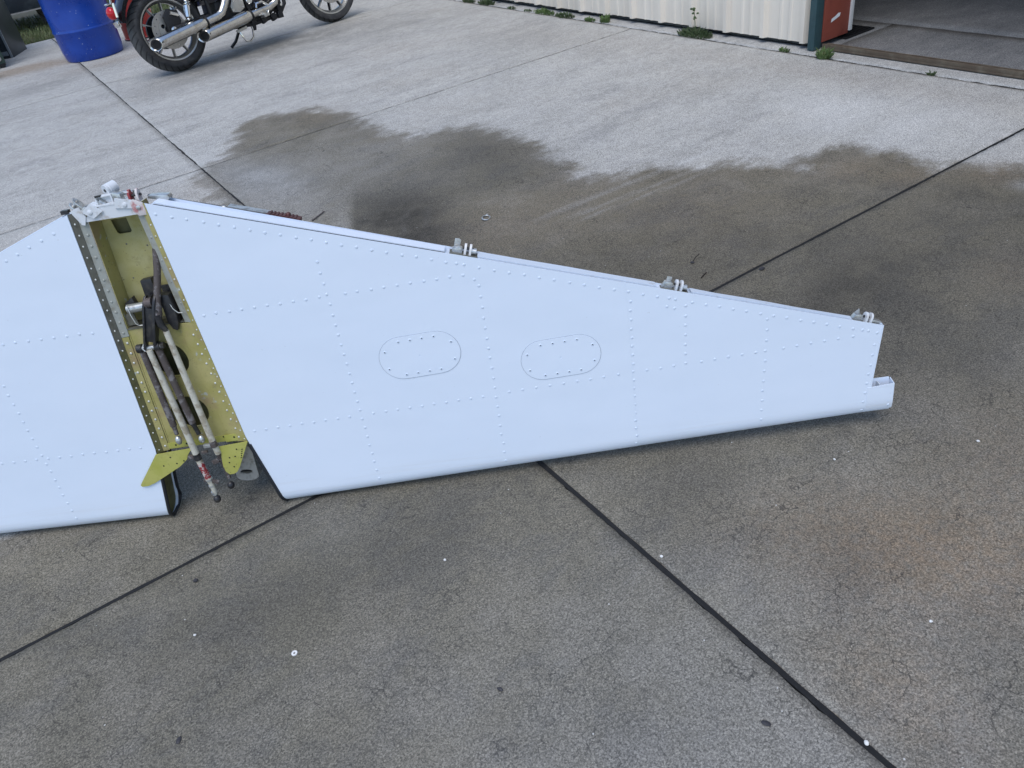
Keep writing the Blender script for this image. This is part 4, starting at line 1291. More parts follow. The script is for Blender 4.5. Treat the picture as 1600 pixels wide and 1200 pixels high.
rf = MB().prism([(0.055, 0.782), (0.064, 0.772), (0.078, 0.772), (0.0825, 0.780), (0.0805, 0.798), (0.062, 0.808), (0.054, 0.802)], -0.0062, -0.0022).build("red_fitting", "pink", tail, 0.001)
MB().lathe([(0.0052, 0), (0.005, 0.0025), (0.003, 0.0035)], (0.069, 0.790, -0.0025), (0, 0, 1), 8).build("bolt", "bare", rf)
for x in (0.051, 0.068):
    MB().prism([(-0.016, 0.800), (0.002, 0.800), (0.002, 0.818), (-0.004, 0.826), (-0.010, 0.826), (-0.016, 0.818)], x, x + 0.005, f=lambda a_, b_, d: (d, b_, a_ - 0.012)).build("clevis_lug", "red_paint" if x < 0.06 else "pink", tail, 0.0008)
MB().cyl((0.050, 0.813, -0.019), (0.077, 0.813, -0.019), 0.003, 8).build("clevis_bolt", "black_metal", tail)
MB().cyl((0.030, 0.817, -0.040), (0.052, 0.815, -0.040), 0.005, 8).build("cable_end", "bare", tail)
MB().prism([(0.076, 0.797), (0.118, 0.786), (0.124, 0.792), (0.121, 0.799), (0.100, 0.802), (0.078, 0.803)], -0.062, -0.040).build("grey_fairing", "bare", tail, 0.002)
MB().box((-0.098, 0.799, -0.022), (0.016, 0.008, 0.012)).build("clip", "black_metal", tail)

# trim linkage behind the rear spar: long bar, bolt, red-brown block
tl = empty("trim_bar", (0.19, 0.751, -0.078), math.atan2(-0.335, 1), tail)
MB().box((0.010, -0.004, 0), (0.250, 0.012, 0.010)).build("bar", "dirty_white", tl, 0.001)
MB().box((0.0, 0.0030, 0.0), (0.270, 0.0022, 0.010)).build("rubber_strip", "rubber", tl)
MB().lathe([(0.0062, 0), (0.0065, 0.008), (0.004, 0.010)], (0.030, 0.000, 0.004), (0, 0.6, 0.8), 12).build("bolt", "bare", tl)
MB().box((0.085, 0.003, -0.012), (0.100, 0.006, 0.022)).build("cable_guard", "bare", tl)
bb = MB().box((0.158, 0.001, -0.008), (0.075, 0.010, 0.022)).build("end_block", "brown_blk", tl, 0.001)
rb = MB()
for i in range(8):
    rb.box((0.128 + i * 0.008, 0.0065, -0.008), (0.004, 0.002, 0.024))
rb.build("ribs", "brown_blk", bb)
MB().ball((0.166, 0.007, -0.012), 0.006, 10).build("stud", "brown_blk", bb)


# elevator hinges along the rear spar
def hinge(u, kind):
    e = empty("elevator_hinge", (u, TE(u) - 0.006, -TH(u) - 0.002), math.atan2(-0.336, 1), tail)
    MB().box((0.001, 0.0012, 0), (0.064, 0.003, 0.026)).build("base_plate", "grey_dark", e, 0.0006)
    if kind == 0:
        MB().prism([(-0.026, 0.002), (-0.003, 0.002), (-0.004, 0.015), (-0.012, 0.017), (-0.026, 0.012)], -0.008, 0.008).build("casting", "bare", e, 0.002)
        MB().prism([(-0.023, 0.012), (-0.010, 0.012), (-0.009, 0.028), (-0.015, 0.031), (-0.023, 0.030)], -0.012, -0.009).build("upright_tab", "bare", e, 0.0006)
    else:
        MB().prism([(-0.030, 0.002), (-0.006, 0.002), (-0.006, 0.016), (-0.013, 0.019), (-0.024, 0.017)], -0.010, 0.006).build("casting", "bare", e, 0.002)
        MB().prism([(-0.022, 0.015), (-0.008, 0.015), (-0.014, 0.027)] if kind == 2 else [(-0.020, 0.014), (-0.008, 0.014), (-0.008, 0.026), (-0.019, 0.026)], -0.012, -0.009).build("upright_tab", "bare", e, 0.0004)
    for x in (0.003, 0.0145):
        k = [(0.011 * math.cos(t), 0.0145 + 0.011 * math.sin(t)) for t in np.linspace(0, math.pi, 9)]
        MB().prism([(0.011, 0.002)] + k + [(-0.011, 0.002)], x - 0.0026, x + 0.0026, f=lambda a_, b_, d: (d, b_, a_)).build("lug", "dirty_white" if kind else "trim_white", e, 0.0006)
    MB().cyl((-0.002, 0.0145, 0), (0.022, 0.0145, 0), 0.0032, 8).build("bolt", "black_metal", e)
    if kind == 2:
        MB().box((0.030, 0.0065, 0), (0.022, 0.009, 0.014)).build("stop_block", "bare", e, 0.001)
    else:
        MB().cyl((0.017, 0.010, 0.0), (0.028, 0.010, 0.0), 0.0075, 10).build("spacer", "bare", e)


hinge(0.728, 0)
hinge(1.190, 1)
hinge(1.626, 2)

# ================================================================== BLUE DRUM, RED DRUM
dr = empty("plastic_drum", (0.185, 7.62, 0.0))
tag(dr, "blue plastic drum standing on the concrete behind the motorcycle's rear wheel", "drum")
pr = [(0.250, 0.0), (0.262, 0.004), (0.272, 0.03), (0.280, 0.09), (0.284, 0.255), (0.288, 0.262), (0.289, 0.272), (0.284, 0.280), (0.283, 0.287),
      (0.287, 0.45), (0.285, 0.585), (0.290, 0.592), (0.290, 0.602), (0.285, 0.61), (0.281, 0.80), (0.265, 0.86), (0.262, 0.885), (0.245, 0.885), (0.242, 0.865)]
MB().lathe(pr, n=64).build("drum_body", "blue", dr, sharp=50)
for x in (-0.12, 0.12):
    MB().cyl((x, 0, 0.865), (x, 0, 0.885), 0.03, 16).build("bung", "blue", dr)
rd = empty("steel_drum", (0.735, 8.02, 0.0))
tag(rd, "small red steel drum half hidden behind the motorcycle's rear wheel and blue drum", "drum")
pr = [(0.172, 0.0), (0.178, 0.004), (0.178, 0.014), (0.172, 0.02), (0.172, 0.22), (0.179, 0.233), (0.172, 0.246), (0.172, 0.45), (0.179, 0.463), (0.172, 0.476), (0.172, 0.66), (0.178, 0.666), (0.178, 0.68), (0.168, 0.68), (0.166, 0.668)]
MB().lathe(pr, n=48).build("drum_body", "red_drum", rd)
MB().lathe([(0.1795, 0.0), (0.1805, 0.003), (0.1805, 0.012), (0.1795, 0.014), (0.1785, 0.007)], n=48, closed=True).build("base_rim", "moto_matt", rd)

# ================================================================== MOTORCYCLE (x forward, y to its left, z up)
mo = empty("motorcycle", (0.605, 5.77, 0.0))
mo.rotation_euler = (R(-7), 0, R(12))
tag(mo, "black motorcycle with chrome twin exhausts leaning on its side stand", "motorcycle")


def wheel(x, r, w, rim, nsp, disc_side, has_disc=True):
    e = empty("wheel", (x, 0, r), 0, mo)
    k = w / 2
    prof = [(rim - 0.004, k * 0.62), (rim + 0.008, k * 0.86), (rim + 0.030, k * 0.99), (rim + 0.050, k), (r - 0.028, k * 0.84), (r - 0.010, k * 0.50), (r - 0.001, k * 0.18), (r, 0)]
    prof = prof + [(a, -b_) for a, b_ in reversed(prof[:-1])]
    MB().lathe(prof, (0, 0, 0), (0, 1, 0), 72, closed=True).build("tyre", "tyre", e, sharp=70)
    rp = [(rim + 0.006, k * 0.66), (rim + 0.001, k * 0.74), (rim - 0.010, k * 0.70), (rim - 0.022, k * 0.40), (rim - 0.030, k * 0.25)]
    rp = rp + [(a, -b_) for a, b_ in reversed(rp)]
    MB().lathe(rp, (0, 0, 0), (0, 1, 0), 64, closed=True).build("rim", "alloy", e)
    MB().lathe([(0.016, -0.075), (0.045, -0.072), (0.050, -0.02), (0.050, 0.02), (0.045, 0.072), (0.016, 0.075)], (0, 0, 0), (0, 1, 0), 24).build("hub", "moto_black", e)
    L = rim - 0.028
    for i in range(nsp):
        a = 2 * math.pi * (i + 0.3) / nsp
        m = Matrix.Rotation(-a, 3, 'Y')
        MB().box(m @ Vector((L / 2 + 0.018, 0, 0)), (L - 0.028, 0.034, 0.013), m).build("spoke", "moto_black", e)
        MB().box(m @ Vector((L / 2 + 0.050, -0.019, 0)), (L - 0.095, 0.004, 0.009), m).build("spoke_face", "alloy", e)
    if has_disc:
        dn = 14
        hol = [[(0.122 * math.cos(t) + 0.005 * math.cos(q), 0.122 * math.sin(t) + 0.005 * math.sin(q)) for q in np.linspace(0, 2 * math.pi, 7)[:-1]] for t in np.linspace(0, 2 * math.pi, dn + 1)[:-1]]
        MB().prism(circ(0, 0, 0.146, 0.146, 40), -0.066, -0.060, holes=[circ(0, 0, 0.094, 0.094, 32)] + hol, f=lambda a_, b_, d: (a_, d, b_)).build("brake_disc", "disc", e)
        MB().prism(circ(0, 0, 0.093, 0.093, 32), -0.072, -0.064, holes=[circ(0.062 * math.cos(t), 0.062 * math.sin(t), 0.017, 0.017, 10) for t in np.linspace(0, 2 * math.pi, 6)[:-1]],
                   f=lambda a_, b_, d: (a_, d, b_)).build("disc_carrier", "alloy", e)
    return e


rw = wheel(0.0, 0.318, 0.155, 0.232, 10, -1)
MB().lathe([(0.02, 0.085), (0.135, 0.085), (0.138, 0.10), (0.02, 0.105)], (0, 0, 0.318), (0, 1, 0), 40).build("drive_pulley", "moto_matt", mo)
fw = wheel(1.59, 0.305, 0.105, 0.235, 10, -1)
# rear end
MB().tube([(0.0, -0.115, 0.315), (0.20, -0.115, 0.325), (0.48, -0.10, 0.34)], 0.022, 10).build("swing_arm", "moto_matt", mo)
MB().tube([(0.0, 0.115, 0.315), (0.20, 0.115, 0.325), (0.48, 0.10, 0.34)], 0.022, 10).build("swing_arm", "moto_matt", mo)
MB().lathe([(0.022, 0), (0.020, 0.012), (0.012, 0.016)], (0.0, -0.137, 0.315), (0, -1, 0), 12).build("axle_nut", "chrome", mo)
MB().prism([(-0.03, 0.30), (0.06, 0.30), (0.10, 0.36), (0.10, 0.44), (0.02, 0.47), (-0.03, 0.42)], -0.112, -0.076, f=lambda a_, b_, d: (a_, d, b_)).build("brake_caliper", "moto_matt", mo, 0.008)
MB().tube([(0.03, -0.116, 0.435), (0.09, -0.116, 0.405)], 0.014, 8).build("caliper_badge_plate", "alloy", mo)
for s in (-1, 1):
    sh = MB().cyl((0.155, s * 0.135, 0.372), (0.178, s * 0.135, 0.455), 0.026, 16).build("shock_absorber", "chrome", mo)
    MB().cyl((0.178, s * 0.135, 0.455), (0.225, s * 0.135, 0.62), 0.014, 10).build("shock_rod", "chrome", sh)
    cs = [(0.180 + 0.045 * t + 0.029 * math.cos(t * 44), s * 0.135 + 0.029 * math.sin(t * 44), 0.456 + 0.155 * t) for t in np.linspace(0, 1, 90)]
    MB().tube(cs, 0.0055, 6).build("spring", "chrome", sh)
    MB().ball((0.150, s * 0.140, 0.355), 0.016, 10).build("shock_eye", "chrome", sh)
V, F = [], []
na = 28
for i in range(na + 1):
    a = R(18 + (163 - 18) * i / na)
    for (q, rr) in ((-0.098, 0.345), (-0.098, 0.375), (-0.07, 0.388), (0.0, 0.393), (0.07, 0.388), (0.098, 0.375), (0.098, 0.345)):
        V.append((rr * math.cos(a), q, 0.345 + rr * math.sin(a)))
for i in range(na):
    for j in range(6):
        F.append((7 * i + j, 7 * i + j + 1, 7 * i + j + 8, 7 * i + j + 7))
fe = MB().add(V, F).build("rear_fender", "moto_black", mo)
md = fe.modifiers.new("thickness", 'SOLIDIFY'); md.thickness = 0.004
MB().box((-0.378, -0.03, 0.452), (0.018, 0.10, 0.045), Matrix.Rotation(R(-12), 3, 'Y')).build("fender_tip", "chrome", mo, 0.004)
tlp = MB().ball((-0.395, -0.07, 0.535), 0.046, 14, (0.85, 1.1, 1.05)).build("tail_light", "lens_red", mo)
MB().tube([(-0.40, -0.03, 0.60), (-0.39, -0.13, 0.60), (-0.375, -0.135, 0.66)], 0.008, 8).build("light_bracket", "chrome", tlp)
MB().tube([(-0.385, -0.125, 0.50), (-0.375, -0.13, 0.60)], 0.010, 8).build("light_stem", "chrome", tlp)
for s in (-1, 1):
    ti = MB().ball((-0.30, s * 0.20, 0.74), 0.035, 12).build("turn_signal", "lens_red", mo)
    MB().cyl((-0.30, s * 0.09, 0.75), (-0.30, s * 0.18, 0.74), 0.010, 8).build("stalk", "chrome", ti)
# exhausts
for (pts, rr) in (([(-0.222, -0.210, 0.247), (0.255, -0.195, 0.303)], 0.047), ([(0.190, -0.20, 0.208), (0.665, -0.19, 0.260)], 0.047)):
    p0, p1 = Vector(pts[0]), Vector(pts[1])
    L = (p1 - p0).length
    ax = (p1 - p0).normalized()

    def cut(m, lim=0.05):
        """slash-cut end: the side turned outwards is cut back"""
        m.v = [tuple(Vector(v) + ax * (0.75 * (p0.y - v[1]))) if (Vector(v) - p0).dot(ax) < lim else v for v in m.v]
        return m
    mu = MB().lathe([(0.030, 0.049), (rr - 0.006, 0.0), (rr - 0.002, -0.002), (rr, 0.003), (rr, 0.055), (rr, L * 0.90), (rr * 0.92, L * 0.955), (rr * 0.72, L)], p0, p1 - p0, 28)
    mu = cut(mu).build("muffler", "pipe_chrome", mo)
    cut(MB().lathe([(rr * 0.86, 0.006), (rr * 0.86, 0.009), (rr * 0.60, 0.010), (rr * 0.60, 0.007)], p0, p1 - p0, 24, closed=True)).build("outlet_ring", "moto_matt", mu)
    cut(MB().lathe([(rr * 0.61, 0.011), (rr * 0.5, 0.013)], p0, p1 - p0, 16)).build("bore", "sealant", mu)
MB().tube([(0.23, -0.195, 0.300), (0.30, -0.194, 0.309), (0.37, -0.192, 0.317), (0.42, -0.190, 0.335), (0.46, -0.188, 0.375), (0.51, -0.185, 0.44), (0.56, -0.16, 0.54), (0.63, -0.12, 0.62)], 0.033, 14).build("exhaust_pipe", "pipe_chrome", mo)
MB().tube([(0.64, -0.190, 0.257), (0.74, -0.188, 0.266), (0.86, -0.185, 0.276), (0.93, -0.183, 0.300), (0.975, -0.18, 0.37), (0.97, -0.165, 0.45), (0.90, -0.13, 0.56)], 0.030, 14).build("exhaust_pipe", "pipe_chrome", mo)
for pz in ((0.255, -0.195, 0.303), (0.665, -0.19, 0.260)):
    MB().lathe([(0.040, 0), (0.040, 0.012)], pz, (0.99, 0.01, 0.16), 16).build("exhaust_clamp", "moto_matt", mo)
# engine
MB().prism([(0.40, 0.24), (0.86, 0.20), (1.00, 0.27), (1.02, 0.42), (0.90, 0.52), (0.55, 0.52), (0.42, 0.42)], -0.12, 0.14, f=lambda a_, b_, d: (a_, d, b_)).build("crankcase", "moto_matt", mo, 0.012)
tc = MB().prism([(0.535, 0.315), (0.60, 0.300), (0.655, 0.325), (0.660, 0.385), (0.62, 0.412), (0.56, 0.405), (0.53, 0.36)], -0.165, -0.12, f=lambda a_, b_, d: (a_, d, b_)).build("transmission_cover", "alloy", mo, 0.006)
for a, b_ in ((0.545, 0.33), (0.64, 0.335), (0.645, 0.38), (0.57, 0.395)):
    MB().lathe([(0.007, 0), (0.006, 0.005)], (a, -0.165, b_), (0, -1, 0), 6).build("cover_bolt", "chrome", tc)
cam_c = MB().prism([(0.68, 0.30), (0.90, 0.30), (0.97, 0.38), (0.92, 0.47), (0.74, 0.50), (0.67, 0.42)], -0.155, -0.12, f=lambda a_, b_, d: (a_, d, b_)).build("cam_cover", "moto_black", mo, 0.01)
MB().lathe([(0.030, 0), (0.029, 0.010), (0.024, 0.014)], (0.715, -0.155, 0.368), (0, -1, 0), 20).build("timer_cap", "chrome", cam_c)
for a, b_ in ((0.76, 0.335), (0.80, 0.40), (0.90, 0.35)):
    MB().lathe([(0.010, 0), (0.009, 0.006)], (a, -0.155, b_), (0, -1, 0), 8).build("cap_bolt", "chrome", cam_c)
for i, (x, tilt) in enumerate(((0.62, -22), (0.86, 22))):
    cyl = MB()
    m = Matrix.Rotation(R(tilt), 3, 'Y')
    ax = m @ Vector((0, 0, 1))
    pr = []
    for j in range(9):
        pr += [(0.075, j * 0.022), (0.075, j * 0.022 + 0.008), (0.058, j * 0.022 + 0.009), (0.058, j * 0.022 + 0.021)]
    cyl.lathe(pr, (x, 0, 0.50), ax, 20)
    co = cyl.build("cylinder", "moto_matt", mo)
    MB().box(Vector((x, 0, 0.50)) + ax * 0.225, (0.13, 0.14, 0.05), m).build("rocker_cover", "chrome", co, 0.012)
    for d in (-0.03, 0.0):
        MB().cyl(Vector((x + d + 0.01, -0.10, 0.47)), Vector((x + d, -0.085, 0.47)) + ax * 0.2, 0.010, 8).build("pushrod_tube", "chrome", co)
MB().lathe([(0.085, 0), (0.085, 0.05), (0.07, 0.06)], (0.74, -0.10, 0.62), (0, -1, 0), 24).build("air_cleaner", "chrome", mo)
# frame, forks, top works
for s in (-1, 1):
    MB().tube([(0.36, s * 0.12, 0.62), (0.36, s * 0.12, 0.30), (0.42, s * 0.12, 0.215), (0.70, s * 0.12, 0.185), (0.98, s * 0.12, 0.20), (1.06, s * 0.11, 0.27), (1.10, s * 0.08, 0.45), (1.20, s * 0.03, 0.85)], 0.017, 10).build("frame_tube", "moto_matt", mo)
    MB().tube([(-0.10, s * 0.115, 0.70), (0.36, s * 0.12, 0.66), (0.70, s * 0.05, 0.80), (1.20, s * 0.02, 0.86)], 0.015, 8).build("frame_tube", "moto_matt", mo)
    MB().tube([(1.59, s * 0.10, 0.305), (1.45, s * 0.10, 0.62), (1.29, s * 0.10, 0.98)], [0.026, 0.024, 0.019], 12).build("fork_leg", "chrome", mo)
    MB().tube([(1.24, s * 0.04, 1.00), (1.20, s * 0.16, 1.10), (1.10, s * 0.34, 1.10), (1.02, s * 0.40, 1.09)], 0.012, 8).build("handlebar", "chrome", mo)
low = MB()
for x in (0.30, 0.38, 0.46, 0.58, 0.70, 0.80, 0.90, 0.97):
    low.box((x, -0.13, 0.205 - 0.012 * math.sin(x * 9)), (0.05, 0.04, 0.055), Matrix.Rotation(R(20 * math.sin(x * 13)), 3, 'Y'))
low.build("lower_linkage", "moto_matt", mo, 0.006)
MB().box((0.985, -0.10, 0.30), (0.05, 0.10, 0.17)).build("regulator", "moto_matt", mo, 0.008)
for z in (0.27, 0.33):
    MB().lathe([(0.012, 0), (0.011, 0.006)], (1.00, -0.152, z), (0, -1, 0), 8).build("bolt_head", "chrome", mo)
MB().box((0.79, -0.205, 0.228), (0.055, 0.075, 0.024), Matrix.Rotation(R(-8), 3, 'Y')).build("foot_peg", "alloy", mo, 0.005)
MB().tube([(0.73, -0.20, 0.245), (0.82, -0.205, 0.235), (0.86, -0.20, 0.29), (0.80, -0.20, 0.335), (0.745, -0.20, 0.33), (0.735, -0.20, 0.30)], 0.011, 8).build("brake_pedal", "chrome", mo)
st = MB().tube([(0.70, 0.13, 0.19), (0.64, 0.20, 0.08), (0.60, 0.245, 0.040)], 0.013, 8).build("side_stand", "moto_matt", mo)
MB().tube([(0.545, -0.12, 0.172), (0.555, -0.13, 0.125), (0.575, -0.13, 0.075), (0.615, -0.13, 0.066), (0.655, -0.13, 0.090), (0.67, -0.13, 0.15), (0.675, -0.12, 0.19)], 0.008, 8).build("stand_loop", "chrome", mo)
MB().box((0.57, -0.13, 0.172), (0.10, 0.03, 0.022), Matrix.Rotation(R(-8), 3, 'Y')).build("stand_plate", "alloy", mo, 0.003)
MB().prism([(0.665, 0.20), (0.72, 0.20), (0.70, 0.135), (0.685, 0.135)], -0.14, -0.11, f=lambda a_, b_, d: (a_, d, b_)).build("stand_bracket", "moto_matt", mo, 0.003)
MB().ball((0.88, 0, 0.86), 0.1, 20, (2.9, 1.35, 1.1)).build("fuel_tank", "moto_black", mo)
MB().ball((0.30, 0, 0.72), 0.1, 20, (3.2, 1.35, 0.62)).build("seat", "moto_matt", mo)
hl = MB().lathe([(0.02, 0), (0.075, 0.03), (0.085, 0.09), (0.085, 0.10)], (1.30, 0, 0.93), (1, 0, 0.05), 24).build("headlight", "chrome", mo)
MB().lathe([(0.08, 0), (0.06, 0.012), (0.0, 0.016)], (1.40, 0, 0.935), (1, 0, 0.05), 20).build("lens", "alloy", hl)
V, F = [], []
for i in range(13):
    a = R(45 + 110 * i / 12)
    for (q, rr) in ((-0.065, 0.315), (-0.05, 0.335), (0.0, 0.342), (0.05, 0.335), (0.065, 0.315)):
        V.append((1.59 + rr * math.cos(a), q, 0.315 + rr * math.sin(a)))
for i in range(12):
    for j in range(4):
        F.append((5 * i + j, 5 * i + j + 1, 5 * i + j + 6, 5 * i + j + 5))
ff = MB().add(V, F).build("front_fender", "moto_black", mo)
md = ff.modifiers.new("thickness", 'SOLIDIFY'); md.thickness = 0.004
MB().prism([(0.36, 0.42), (0.54, 0.42), (0.54, 0.60), (0.38, 0.62)], -0.14, 0.14, f=lambda a_, b_, d: (a_, d, b_)).build("oil_tank", "moto_black", mo, 0.015)
MB().tube([(0.30, -0.15, 0.50), (0.34, -0.15, 0.60)], 0.022, 10).build("ignition_switch", "chrome", mo)

# ================================================================== LEFT EDGE: bin, cabinet, trailer, grass
gb = empty("green_bin", (-0.82, 8.50, 0.0))
tag(gb, "dark green steel bin with round bolt at the photo's left edge", "bin")
MB().box((0.0, 0.0, 0.53), (0.48, 0.50, 0.98)).build("body", "green_bin", gb, 0.006)
MB().box((0.0, 0.0, 0.045), (0.47, 0.49, 0.05)).build("base_frame", "moto_matt", gb, 0.004)
for sx in (-1, 1):
    for sy in (-1, 1):
        MB().box((sx * 0.20, sy * 0.21, 0.011), (0.05, 0.05, 0.022)).build("foot", "moto_matt", gb)
MB().lathe([(0.022, 0), (0.022, 0.012), (0.013, 0.02)], (0.195, -0.25, 0.09), (0, -1, 0), 14).build("bolt", "bare", gb)
MB().box((0.225, -0.232, 0.53), (0.034, 0.040, 0.97)).build("corner_post", "green_bin", gb, 0.003)
cb = empty("metal_cabinet", (-0.62, 9.08, 0.0))
tag(cb, "dark blue-grey metal cabinet with pale front edge beside the grass", "cabinet")
MB().box((0.0, 0.0, 0.46), (0.50, 0.44, 0.92), Matrix.Rotation(R(-24), 3, 'Z')).build("body", "dark_sheet", cb, 0.004)
mrot = Matrix.Rotation(R(-24), 3, 'Z')
MB().box(mrot @ Vector((0.242, -0.226, 0.46)), (0.022, 0.012, 0.92), mrot).build("edge_strip", "steel_edge", cb, 0.002)
MB().box(mrot @ Vector((0.10, -0.226, 0.46)), (0.012, 0.008, 0.90), mrot).build("door_seam", "steel_edge", cb)
MB().box(mrot @ Vector((0.0, -0.228, 0.05)), (0.44, 0.010, 0.04), mrot).build("kick_strip", "steel_edge", cb)

tr = empty("flatbed_trailer", (-0.9, 11.5, -0.03))
tag(tr, "low dark flatbed trailer parked on the grass behind the cabinet", "trailer")
MB().box((0, 0, 0.52), (3.4, 1.7, 0.10)).build("deck", "dark_sheet", tr, 0.01)
MB().box((0, -0.87, 0.42), (3.4, 0.05, 0.36)).build("side_rail", "dark_sheet", tr, 0.004)
MB().box((0, -0.90, 0.247), (3.4, 0.012, 0.014)).build("rail_lip", "cardboard", tr)
for sx in (-1.2, 1.25):
    w = MB().lathe([(0.14, -0.08), (0.25, -0.09), (0.285, -0.06), (0.29, 0), (0.285, 0.06), (0.25, 0.09), (0.14, 0.08)], (sx, -0.55, 0.22), (0, 1, 0), 32).build("trailer_wheel", "tyre", tr)
    MB().lathe([(0.03, -0.085), (0.15, -0.07), (0.15, 0.07), (0.03, 0.085)], (sx, -0.55, 0.22), (0, 1, 0), 24).build("hub", "steel_edge", w)

# grass
vs, fs = [], []
for i in range(15000):
    x, y = random.uniform(-3.2, 1.6), 9.53 + random.random() ** 1.6 * 2.6
    if mnoise.noise(Vector((x * 3, y * 3, 0))) < -0.25 and random.random() < 0.6:
        continue
    h = random.uniform(0.03, 0.085) * (0.75 + 0.5 * mnoise.noise(Vector((x * 2, y * 2, 3))))
    a = random.uniform(0, 2 * math.pi)
    w = random.uniform(0.003, 0.006)
    l = random.uniform(0.01, 0.05)
    b_ = random.uniform(0, 2 * math.pi)
    dx, dy = math.cos(a) * w, math.sin(a) * w
    lx, ly = math.cos(b_) * l, math.sin(b_) * l
    z0 = -0.068
    o = len(vs)
    H = h + 0.062
    vs += [(x - dx, y - dy, z0), (x + dx, y + dy, z0), (x + dx * 0.7 + lx * 0.4, y + dy * 0.7 + ly * 0.4, z0 + H * 0.6), (x - dx * 0.7 + lx * 0.4, y - dy * 0.7 + ly * 0.4, z0 + H * 0.6), (x + lx, y + ly, z0 + H)]
    fs += [(o, o + 1, o + 2, o + 3), (o + 3, o + 2, o + 4)]
me = bpy.data.meshes.new("grass"); me.from_pydata(vs, [], fs); me.materials.append(M["grass"])
go = bpy.data.objects.new("grass", me); COL.objects.link(go)
go["kind"] = "stuff"; go["label"] = "short patchy grass along the far edge of the concrete"; go["category"] = "grass"
MB().box((-0.8, 11.3, -0.045), (5.2, 3.55, 0.03)).build("turf", "soil")["kind"] = "structure"


# ================================================================== WEEDS
def weed(x, y, rx, ry, h, n, label, mat="weed", stalk=0.0):
    h *= 0.85
    e = empty("weed", (x, y, 0.0))
    tag(e, label, "weed", "weeds in the gap along the shed")
    V, F = [], []
    for i in range(int(n * 2.2)):
        a = random.uniform(0, 2 * math.pi)
        q = math.sqrt(random.random())
        px, py = rx * q * math.cos(a), ry * q * math.sin(a)
        L = h * random.uniform(0.3, 0.95) * (1.15 - 0.6 * q)
        lean = random.uniform(0.15, 1.1)
        b2 = a + random.gauss(0, 0.8)
        tip = Vector((px + math.cos(b2) * L * lean, py + math.sin(b2) * L * lean, L))
        mid = Vector((px, py, 0)).lerp(tip, 0.5) + Vector((0, 0, L * 0.22))
        w = random.uniform(0.0025, 0.005) + h * 0.02
        s = Vector((-math.sin(b2), math.cos(b2), 0)) * w
        o = len(V)
        V += [Vector((px, py, -0.005)), mid - s, mid + s, tip]
        F += [(o, o + 1, o + 3), (o, o + 3, o + 2)]
    fo = MB().add(V, F)
    fo.build("leaves", mat, e, smooth=False)
    st = MB()
    if stalk:
        st.tube([(0, 0, 0), (0.004, 0.006, stalk * 0.5), (0.0, 0.012, stalk)], 0.0025, 5)
        for i in range(10):
            z = stalk * random.uniform(0.55, 1.02)
            st.ball((random.gauss(0, 0.010), 0.012 + random.gauss(0, 0.010), z), random.uniform(0.006, 0.011), 6, (1, 1, 0.7))
    else:
        for i in range(3):
            a = random.uniform(0, 6.28)
            st.tube([(0, 0, -0.004), (rx * 0.5 * math.cos(a), ry * 0.5 * math.sin(a), h * 0.35)], 0.002, 4)
    st.build("stem", mat, e)
    return e


weed(3.19, 5.33, 0.03, 0.10, 0.05, 70, "low weed clump at far left end of the shed wall in view", "weed_dark")
weed(3.20, 5.04, 0.035, 0.12, 0.06, 90, "second weed clump from the far end of the shed wall", "weed_dark")
weed(3.19, 4.61, 0.02, 0.06, 0.03, 30, "tiny flat weed tuft, third from the far end", "weed_dark")
weed(3.19, 4.36, 0.02, 0.05, 0.025, 24, "tiny dusty weed tuft just right of another flat one", "weed_dark")
weed(3.19, 4.12, 0.035, 0.14, 0.055, 90, "leafy green weed stretch left of the middle of the shed wall", "weed")
weed(3.19, 3.84, 0.04, 0.11, 0.05, 80, "bushy weed ending the long green row below the cladding", "weed_dark")
weed(3.19, 3.52, 0.02, 0.06, 0.04, 36, "small weed beside the taller leafy one near the joint", "weed")
weed(3.21, 3.36, 0.025, 0.04, 0.085, 40, "upright leafy weed where the slab joint meets the wall", "weed")
weed(3.21, 2.42, 0.05, 0.15, 0.07, 170, "largest dark weed clump, with one tall seed stalk", "weed_dark", 0.17)
weed(3.185, 1.66, 0.015, 0.035, 0.035, 24, "small flat weed just left of the teal corner trim", "weed")
weed(3.175, 1.37, 0.03, 0.035, 0.075, 60, "bright green weed at the foot of the red-brown jamb", "weed")
weed(3.172, 0.715, 0.012, 0.02, 0.035, 16, "lone tiny weed in the crack before the open doorway", "weed_dark")


# ================================================================== SMALL DEBRIS
def lump(x, y, r, mat, label, sq=(1, 0.8, 0.6), name="pebble", cat="pebble", group=None):
    m = MB()
    r *= 0.72
    m.ball((0, 0, 0), r, 8, sq)
    m.v = [tuple(Vector(v) * (1 + 0.28 * mnoise.noise(Vector(v) * (0.9 / r) + Vector((x * 7, y * 5, 1))))) for v in m.v]
    o = m.build(name, mat)
    o.location = (x, y, r * sq[2] * 0.8)
    o.rotation_euler = (0, 0, random.uniform(0, 6))
    tag(o, label, cat, group)
    return o


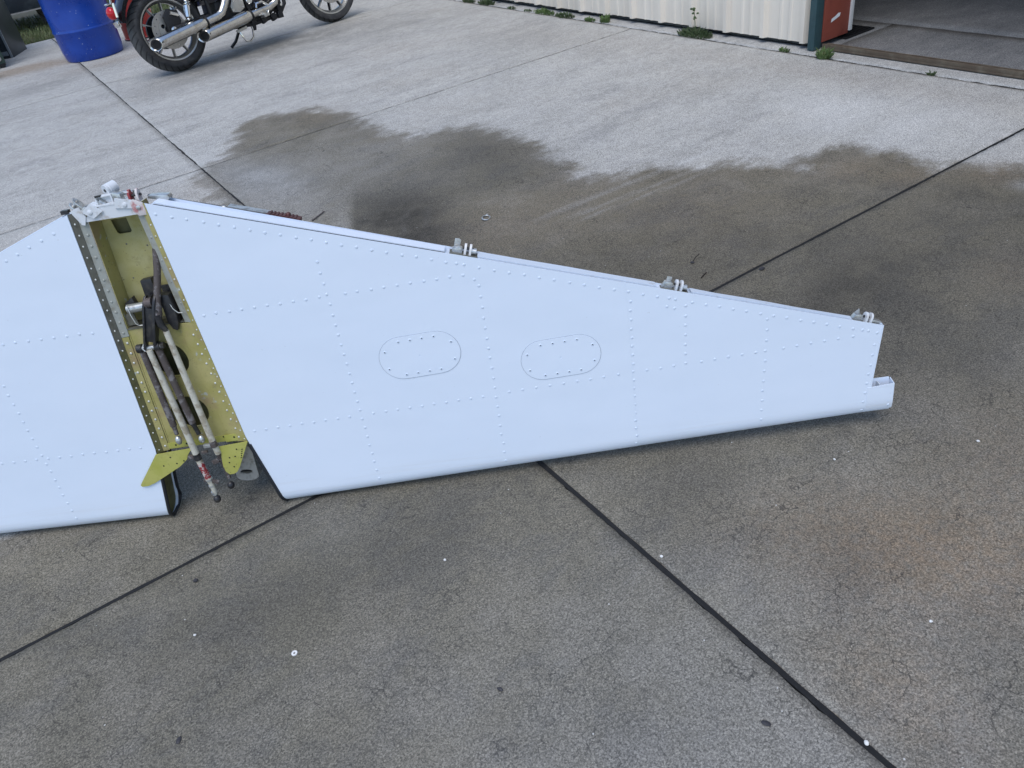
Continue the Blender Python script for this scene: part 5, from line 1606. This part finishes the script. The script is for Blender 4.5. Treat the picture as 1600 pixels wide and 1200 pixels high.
lump(0.003, -1.268, 0.0075, "stone_w", "white pebble sitting on the tarred joint near the bottom right", group="white pebbles")
lump(-0.36, -0.42, 0.0055, "stone_w", "white pebble on the concrete below the middle of the tailplane", group="white pebbles")
lump(0.30, -1.19, 0.0055, "stone_w", "white pebble at the upper side of the rust stain", group="white pebbles")
lump(0.83, -0.96, 0.006, "stone_w", "white pebble alone near the right edge of the photo", group="white pebbles")
lump(0.54, -0.78, 0.005, "stone_w", "white pebble right of the tarred joint below the right tip", group="white pebbles")
lump(0.021, -0.735, 0.006, "stone_w", "white pebble just right of the tarred joint, midway down", group="white pebbles")
lump(-0.905, -0.235, 0.005, "stone_w", "white pebble under the left half, left of the dark pebble", group="white pebbles")
lump(-0.44, -0.78, 0.0085, "stone_d", "dark oblong pebble in the foreground near bottom centre", (1.2, 0.7, 0.5), group="dark pebbles")
lump(-0.10, -1.14, 0.010, "stone_d", "dark flat crumb left of the tarred joint at bottom right", (1.3, 0.8, 0.35), group="dark pebbles")
lump(-0.86, -0.075, 0.009, "stone_d", "dark round pebble close under the left joint line", (1, 0.9, 0.6), group="dark pebbles")
lump(1.13, -0.022, 0.015, "stone_d", "dark stone on the joint behind the second hinge", (1, 0.8, 0.5), group="dark pebbles")
lump(1.01, 0.185, 0.010, "stone_d", "dark crumb at the end of the thin twig", (1.1, 0.8, 0.5), group="dark pebbles")
lump(-1.0, -0.47, 0.010, "stone_d", "dark crumb in the lower left foreground", (1.2, 0.7, 0.3), group="dark pebbles")
tag(MB().tube([(1.02, 0.192, 0.003), (1.045, 0.205, 0.004), (1.07, 0.213, 0.003)], 0.0012, 6).build("twig", "twig"), "thin dark twig beside a dark crumb behind the second hinge", "twig", "twigs")
tag(MB().tube([(0.952, 0.084, 0.003), (0.972, 0.092, 0.004), (0.990, 0.098, 0.003)], 0.0022, 6).build("twig", "twig"), "short thick dark twig between the joint and second hinge", "twig", "twigs")
tag(MB().tube([(0.17, 1.74, 0.005), (0.25, 1.79, 0.006)], 0.0032, 6).build("twig", "rust_rod"), "short grey-brown stick behind the left end of right half", "twig", "twigs")
rg = MB().tube([(0.020 * math.cos(t), 0.016 * math.sin(t), 0.0045 + 0.003 * math.sin(t)) for t in np.linspace(0, 2 * math.pi, 19)[:-1]], 0.0030, 6, closed=True).build("hose_clamp", "bare")
rg.location = (0.72, 1.11, 0.0); rg.rotation_euler = (0, 0, 0.6)
tag(rg, "small pale oval hose clamp lying behind the tailplane's first hinge", "hose clamp")
MB().box((0.023, 0.004, 0.006), (0.010, 0.008, 0.008)).build("screw_housing", "bare", rg, 0.001)
ws = MB().lathe([(0.0025, 0.0), (0.0065, 0.0), (0.0065, 0.0022), (0.0025, 0.0022)], (0, 0, 0.0005), (0, 0, 1), 16, closed=True).build("washer", "trim_white")
ws.location = (-0.74, -0.43, 0.0)
tag(ws, "white round washer lying on the foreground concrete left of centre", "washer")
